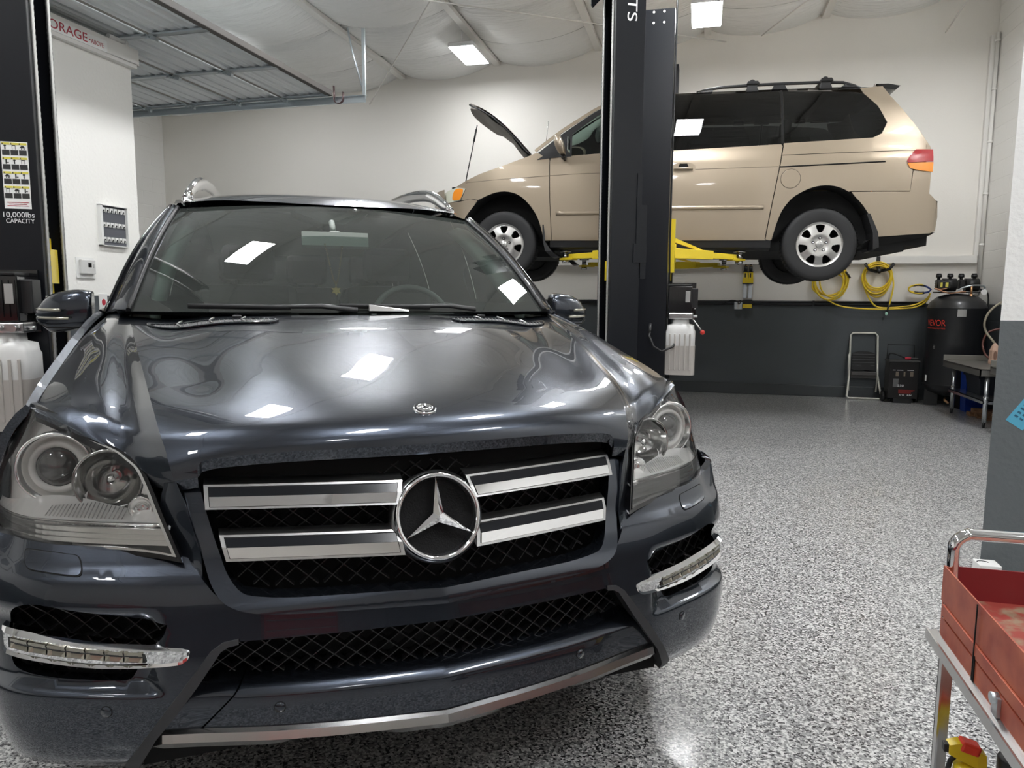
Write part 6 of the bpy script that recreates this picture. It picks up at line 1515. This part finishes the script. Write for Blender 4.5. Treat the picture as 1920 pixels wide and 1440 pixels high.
# ------------------------------------------------------------------ steel table(s)
def steel_table(name, label, xa, xb, ya, yb, ztop, legs, lip):
    T = thing(name, label, 'table', ((xa+xb)/2, (ya+yb)/2, 0)); cx, cy = (xa+xb)/2, (ya+yb)/2
    hx, hy = (xb-xa)/2, (yb-ya)/2
    m = MB(); m.b2(-hx, hx, -hy, hy, ztop-.015, ztop, bev=.004); m.b2(-hx, hx, -hy, -hy+.012, ztop-.07, ztop); m.b2(-hx, -hx+.012, -hy, hy, ztop-.07, ztop); m.b2(-hx, hx, hy-.012, hy, ztop-.07, ztop); m.build('table_top', M['tabletop'], T)
    m = MB(); m.b2(-hx, hx, hy-.012, hy, ztop, ztop+lip, bev=.004); m.b2(hx-.012, hx, -hy, hy, ztop, ztop+lip, bev=.004); m.build('backsplash', M['tabletop'], T)
    for x, y in legs:
        m = MB(); m.cyl((x-cx, y-cy, .055), (x-cx, y-cy, ztop-.02), .021, 16); m.cyl((x-cx, y-cy, .25), (x-cx, y-cy, .31), .025, 16); L_ = m.build('leg', M['galvbright'], T)
        m = MB(); m.cyl((x-cx, y-cy, 0), (x-cx, y-cy, .06), .012, 12, r2=.016); m.build('leg_foot', M['blackpl'], L_)
    m = MB(); m.b2(-hx+.06, hx-.05, -hy+.04, hy-.04, .262, .272); m.b2(-hx+.06, -hx+.07, -hy+.04, hy-.04, .235, .272); m.b2(-hx+.06, hx-.05, -hy+.04, -hy+.05, .235, .272); m.build('lower_shelf', M['galvbright'], T)
    return T
M['tabletop'] = mat('worn_stainless', (.30, .29, .265), .38, .7); M['galvbright'] = mat('bright_steel_tube', (.70, .73, .76), .22, .9)
steel_table('steel_table', 'low steel table with a backsplash and tubular legs against the right wall', 2.66, 3.25, 7.97, 9.10, .585, [(2.745, 8.98), (2.745, 8.02), (3.17, 8.98), (3.17, 8.02)], .06)
steel_table('steel_table', 'second steel table, nearer, mostly hidden behind the partition edge', 2.72, 3.25, 6.9, 7.90, .62, [(2.80, 7.83), (2.80, 7.0), (3.17, 7.83), (3.17, 7.0)], .06)
# bins and wood blocks
def bin_(name, label, x, y, w_, d_, h_, z0, mt, t=1.12):
    T = thing(name, label, 'bin', (x, y, z0)); m = MB()
    o_ = [(-w_/2, -d_/2), (w_/2, -d_/2), (w_/2, d_/2), (-w_/2, d_/2)]
    def ring(s, z): return [(px*s, py*s, z) for px, py in o_]
    m.sweep([ring(.86, .0), ring(1, h_), ring(.96, h_), ring(.83, .01)], caps=True); m.build('bin_body', mt, T)
    m = MB(); m.sweep([ring(1.0, h_-.03), ring(1.07, h_-.03), ring(1.07, h_), ring(1.0, h_)], caps=False); m.build('bin_rim', mt, T)
    return T
M['binblue'] = mat('blue_bin', (.01, .06, .42), .4); M['bindark'] = mat('navy_bin', (.018, .024, .035), .4)
bin_('recycling_bin', 'bright blue plastic bin standing on the floor behind the steel table', 3.03, 9.215, .24, .19, .52, 0, M['binblue'])
bin_('storage_bin', 'dark navy plastic bin on the lower shelf of the steel table', 3.00, 8.66, .36, .44, .205, .273, M['bindark'])
M['wood'] = add_color_noise(mat('cut_wood', (.4, .22, .12), .7), 9, (.22, .10, .05), (.50, .29, .16), stretch=(1, 5, 5))
spots = [(2.93, 8.86, 0, 'low front corner of the pile'), (2.96, 8.72, 0, 'front of the pile'), (3.06, 8.84, 0, 'back left of the pile'), (3.09, 8.70, 0, 'back of the pile'), (2.98, 8.56, 0, 'near the table leg'), (3.11, 8.54, 0, 'farthest right on the floor'), (2.95, 8.80, .045, 'on top at the left'), (3.05, 8.72, .045, 'on top in the middle'), (3.04, 8.57, .045, 'on top at the right')]
for i, (x, y, z, w_) in enumerate(spots):
    m = MB(); m.b2(-.058, .058, -.062, .062, 0, .043, bev=.003); o = m.build('wood_block', M['wood']); o.location = (x, y, z); o.rotation_euler = (0, 0, random.uniform(-.12, .12))
    tag(o, 'short sawn wood block under the steel table, '+w_, 'wood block', 'wood blocks piled under the steel table')
# bottle-shaped thing and box on the table
vs_ = thing('ceramic_jug', 'pinkish tan jug with an oval opening standing on the steel table', 'jug', (3.03, 8.72, .586))
m = MB(); m.lathe([(.0001, 0), (.052, .0), (.055, .02), (.048, .05), (.05, .14), (.03, .19), (.012, .215), (.0001, .22)], None, 8, smooth=False); m.build('jug_body', mat('pink_clay', (.55, .36, .27), .6), vs_)
m = MB(); m.prism([(.016*math.cos(a), .045*math.sin(a)) for a in [2*PI*k/16 for k in range(16)]], .0, .006, frame((-.01, -.052, .09), (1, 0, 0), (0, 0, 1), (0, -1, 0))); m.build('jug_opening', mat('clay_dark', (.25, .14, .10), .7), vs_)
bx_ = thing('carton', 'white and blue carton at the back of the steel table', 'box', (3.13, 8.60, .587))
m = MB(); m.b2(-.05, .05, -.05, .05, 0, .34); m.build('carton_body', M['white_pl'], bx_); m = MB(); m.b2(-.052, -.01, -.0515, .05, .20, .32); m.build('carton_print', M['binblue'], bx_)
hp = thing('rubber_hose', 'beige hose looping down from the right wall to the steel table', 'hose', (3.2, 9.0, 1.25))
m = MB(); m.tube(smooth3([(.04, .0, .0), (-.05, 0, -.02), (-.153, 0, -.12), (-.194, 0, -.24), (-.17, 0, -.34), (-.12, -.05, -.43), (-.07, -.08, -.52), (-.06, -.1, -.64)]), .012, 8); m.build('hose_run', mat('beige_hose', (.36, .32, .24), .5), hp)
hp = thing('rubber_hose', 'dark red hose curling from the right wall onto the steel table', 'hose', (3.2, 9.0, .95))
m = MB(); m.tube(smooth3([(.03, 0, .0), (-.06, 0, -.01), (-.157, 0, -.055), (-.195, 0, -.17), (-.17, -.04, -.29), (-.12, -.1, -.335), (-.08, -.14, -.345)]), .011, 8); m.build('hose_run', mat('dark_red_hose', (.14, .05, .04), .5), hp)
# blue tape sheet on the partition
bs = thing('blue_notice', 'light blue paper sheet taped askew on the grey partition', 'paper', (1.208, 3.305, .771))
fr = frame((0, -.001, 0), (.62, 0, .78), (-.78, 0, .62)); 
m = MB(); m.prism([(0, 0), (.30, 0), (.30, -.075), (0, -.075)], 0, .0012, frame((.0, -.0, 0), (.55, 0, .835), (-.835, 0, .55), (0, -1, 0))); m.build('sheet', mat('sheet_blue', (.10, .42, .60), .6), bs)
m = MB()
for k in range(14): 
    for j in (0, 1): m.b2(.03+.018*k, .036+.018*k, 0, 0, 0, 0) if False else m.prism([(.03+.018*k, -.014-.022*j), (.038+.018*k, -.014-.022*j), (.038+.018*k, -.028-.022*j), (.03+.018*k, -.028-.022*j)], .0012, .0018, frame((.0, -.0, 0), (.55, 0, .835), (-.835, 0, .55), (0, -1, 0)))
m.build('sheet_print', mat('sheet_ink', (.03, .12, .2), .6), bs)
# ------------------------------------------------------------------ tension rods under the roof
def rod(a, b, lab):
    m = MB(); m.tube([a, b], .008, 6); o = m.build('brace_rod', M['whitepaint']); tag(o, lab, 'rod')
rod((-2.60, 7.2, 4.36), (-4.75, 10.06, 4.02), 'thin roof brace rod slanting down left of the first ceiling lamp')
rod((-3.40, 6.61, 4.14), (.19, 10.06, 4.50), 'long thin roof brace rod crossing behind the black lift column')
rod((1.15, 8.4, 4.45), (.62, 10.06, 4.54), 'thin white roof brace rod right of the second ceiling lamp')
rod((2.80, 9.0, 4.72), (2.70, 10.06, 4.41), 'short white brace rod high at the right end of the back wall')

# ------------------------------------------------------------------ red tool cart
M['cartred'] = add_color_noise(mat('worn_red_paint', (.4, .1, .06), .42, .1), 16, (.30, .05, .03), (.44, .115, .06), .3, .65)
M['cartin'] = add_color_noise(mat('stained_red_tray', (.4, .1, .06), .5), 22, (.26, .04, .03), (.24, .17, .11), .47, .60)
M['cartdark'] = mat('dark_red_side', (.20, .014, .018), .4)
ct = thing('tool_cart', 'old red tool cart with steel frame and curved handle at the bottom right', 'cart', (.535, 1.712, 0))
TZ = .676
# local axes: x right, y towards the back (+Y world); tray spans x 0..0.62, y -0.85..0
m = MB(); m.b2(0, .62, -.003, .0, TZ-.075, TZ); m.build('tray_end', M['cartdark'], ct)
m = MB(); m.b2(.0, .62, -.88, -.003, TZ-.078, TZ-.072); m.build('tray_floor', M['cartin'], ct)
m = MB(); m.b2(-.003, .0, -.88, .0, TZ-.078, TZ); m.build('tray_side', M['cartred'], ct)
m = MB(); m.b2(.617, .62, -.88, .0, TZ-.078, TZ); m.build('tray_side', M['cartred'], ct)
m = MB(); m.b2(-.001, .62, -.88, .0, TZ-.205, TZ-.078); m.build('drawer_case', M['cartred'], ct)
m = MB(); m.b2(-.0065, -.001, -.86, -.02, TZ-.105, TZ-.080, bev=.001); m.b2(-.0055, -.001, -.86, -.02, TZ-.165, TZ-.11, bev=.001); m.build('drawer_face', M['cartred'], ct)
m = MB(); m.b2(-.008, -.006, -.215, -.212, TZ-.16, TZ); m.b2(-.008, -.006, -.222, -.219, TZ-.16, TZ-.10); m.build('panel_seam', M['void'], ct)
m = MB(); m.sweep([[(-.004, y, TZ-.150), (-.022, y, TZ-.155), (-.024, y, TZ-.170), (-.004, y, TZ-.172)] for y in (-.88, .01)]); m.b2(-.026, -.022, -.88, .01, TZ-.172, TZ-.149); m.build('side_channel', M['steelbar'], ct)
m = MB(); m.cyl((-.018, -.335, TZ-.12), (-.006, -.335, TZ-.12), .010, 12); m.b2(-.012, -.006, -.35, -.325, TZ-.15, TZ-.115); m.build('drawer_latch', M['galv'], ct)
for x in (0.012, .60):
    for y in (-.012, -.868):
        m = MB(); m.b2(x-.014, x+.014, y-.004, y+.0, 0.07, TZ-.03); m.b2(x-.014, x-.010, y-.022, y+.0, .07, TZ-.03); m.build('leg', M['steelbar'], ct)
        m = MB(); m.cyl((x, y-.012, .035), (x+.022, y-.012, .035), .035, 16); m.build('caster', M['rubber'], ct)
pts = smooth3([(.016, -.006, TZ-.10), (.012, -.004, TZ+.02), (.016, -.002, TZ+.052), (.036, .0, TZ+.070), (.07, .0, TZ+.073), (.3, .0, TZ+.073), (.55, 0, TZ+.073), (.585, 0, TZ+.066), (.602, 0, TZ+.045), (.605, 0, TZ-.10)], 8)
m = MB(); m.tube(pts, (.016, .0125), 14, flat=(0, 1, 0)); m.build('push_handle', M['chrome'], ct)
m = MB(); m.b2(.02, .60, -.86, -.02, .10, .108); m.b2(.018, .02, -.86, -.02, .10, .15); m.build('bottom_tray', M['cartred'], ct)
wb = thing('small_box', 'small white box on the floor against the grey partition, seen over the red cart', 'box', (1.155, 3.23, 0))
m = MB(); m.b2(-.035, .045, -.04, .04, 0, .195, bev=.003); m.build('box_body', M['white_pl'], wb)
m = MB(); m.tube([(-.012+.02*math.cos(a), .012*math.sin(a), .196) for a in [PI*k/8 for k in range(9)]], .002, 5); m.build('box_print', M['ink'], wb)
# bottles on the bottom tray
sb = thing('spray_bottle', 'cloudy spray bottle with a yellow and red trigger head on the cart shelf', 'spray bottle', (.566, 1.60, .109))
m = MB(); m.lathe([(.0001, 0), (.036, 0), (.040, .01), (.040, .11), (.034, .135), (.018, .158), (.016, .165)], None, 28); m.build('bottle', mat('cloudy_plastic', (.55, .56, .58), .3), sb)
m = MB(); m.lathe([(.016, .155), (.022, .157), (.022, .180), (.017, .184), (.0001, .185)], None, 20); m.sweep([[(-.035, -.012, .205), (-.035, .012, .205), (-.035, .012, .225), (-.035, -.012, .225)], [(-.015, -.013, .196), (-.015, .013, .196), (-.015, .013, .232), (-.015, -.013, .232)], [(.02, -.014, .182), (.02, .014, .182), (.015, .014, .222), (.015, -.014, .222)], [(.036, -.012, .185), (.036, .012, .185), (.034, .012, .212), (.034, -.012, .212)]]); m.build('spray_head', M['yellow'], sb)
m = MB(); m.box((.004, 0, .222), (.038, .032, .022), rot=Matrix.Rotation(.25, 3, 'Y'), bev=.005); m.build('red_cover', mat('red_plastic', (.75, .06, .03), .4), sb)
m = MB(); m.box((-.038, 0, .215), (.012, .016, .018), bev=.002); m.tube([(-.018, 0, .20), (-.028, 0, .185), (-.032, 0, .165)], .005, 6); m.build('trigger', M['blackpl'], sb)
bt = thing('bottle', 'translucent bottle with a wide black cap on the cart shelf', 'bottle', (.640, 1.575, .109))
m = MB(); m.lathe([(.0001, 0), (.036, 0), (.040, .01), (.040, .13), (.034, .155), (.022, .175), (.020, .19)], None, 28); m.build('bottle_body', mat('milky_plastic', (.62, .60, .55), .4), bt)
m = MB(); m.lathe([(.020, .185), (.026, .187), (.026, .222), (.024, .226), (.0001, .227)], None, 24); m.build('cap', M['blackpl'], bt)
bt = thing('bottle', 'bright yellow bottle behind the black-capped one on the cart shelf', 'bottle', (.715, 1.64, .109))
m = MB(); m.lathe([(.0001, 0), (.038, 0), (.042, .01), (.042, .17), (.036, .20), (.02, .22), (.018, .24), (.0001, .241)], None, 28); m.build('bottle_body', M['yellow'], bt)
# ------------------------------------------------------------------ behind the viewer: unseen red chests added so bumper and chrome mirror dark red
M['chestred'] = mat('chest_red', (.42, .012, .015), .25, 0, coat=.6)
for i, (x, y, w_, h_) in enumerate(((-1.9, -3.4, 1.1, 1.05), (.6, -3.4, 1.3, 1.05))):
    T = thing('tool_chest', ['red rolling tool chest behind the viewpoint, left of the two', 'red rolling tool chest behind the viewpoint, right of the two'][i], 'tool chest', (x, y, 0))
    m = MB(); m.b2(-w_/2, w_/2, -.3, .28, .13, h_, bev=.01); m.build('chest_body', M['chestred'], T)
    n = int((h_-.2)/.16)
    for k in range(n):
        z = .17+k*.16; m = MB(); m.b2(-w_/2+.03, w_/2-.03, .28, .295, z, z+.145, bev=.003); d = m.build('drawer', M['chestred'], T)
        m = MB(); m.b2(-w_/2+.05, w_/2-.05, .295, .312, z+.12, z+.138); m.build('drawer_pull', M['steelbar'], d)
    for s in (1, -1):
        m = MB(); m.cyl((s*(w_/2-.1), .1, .065), (s*(w_/2-.06), .1, .065), .065, 16); m.build('caster', M['rubber'], T)
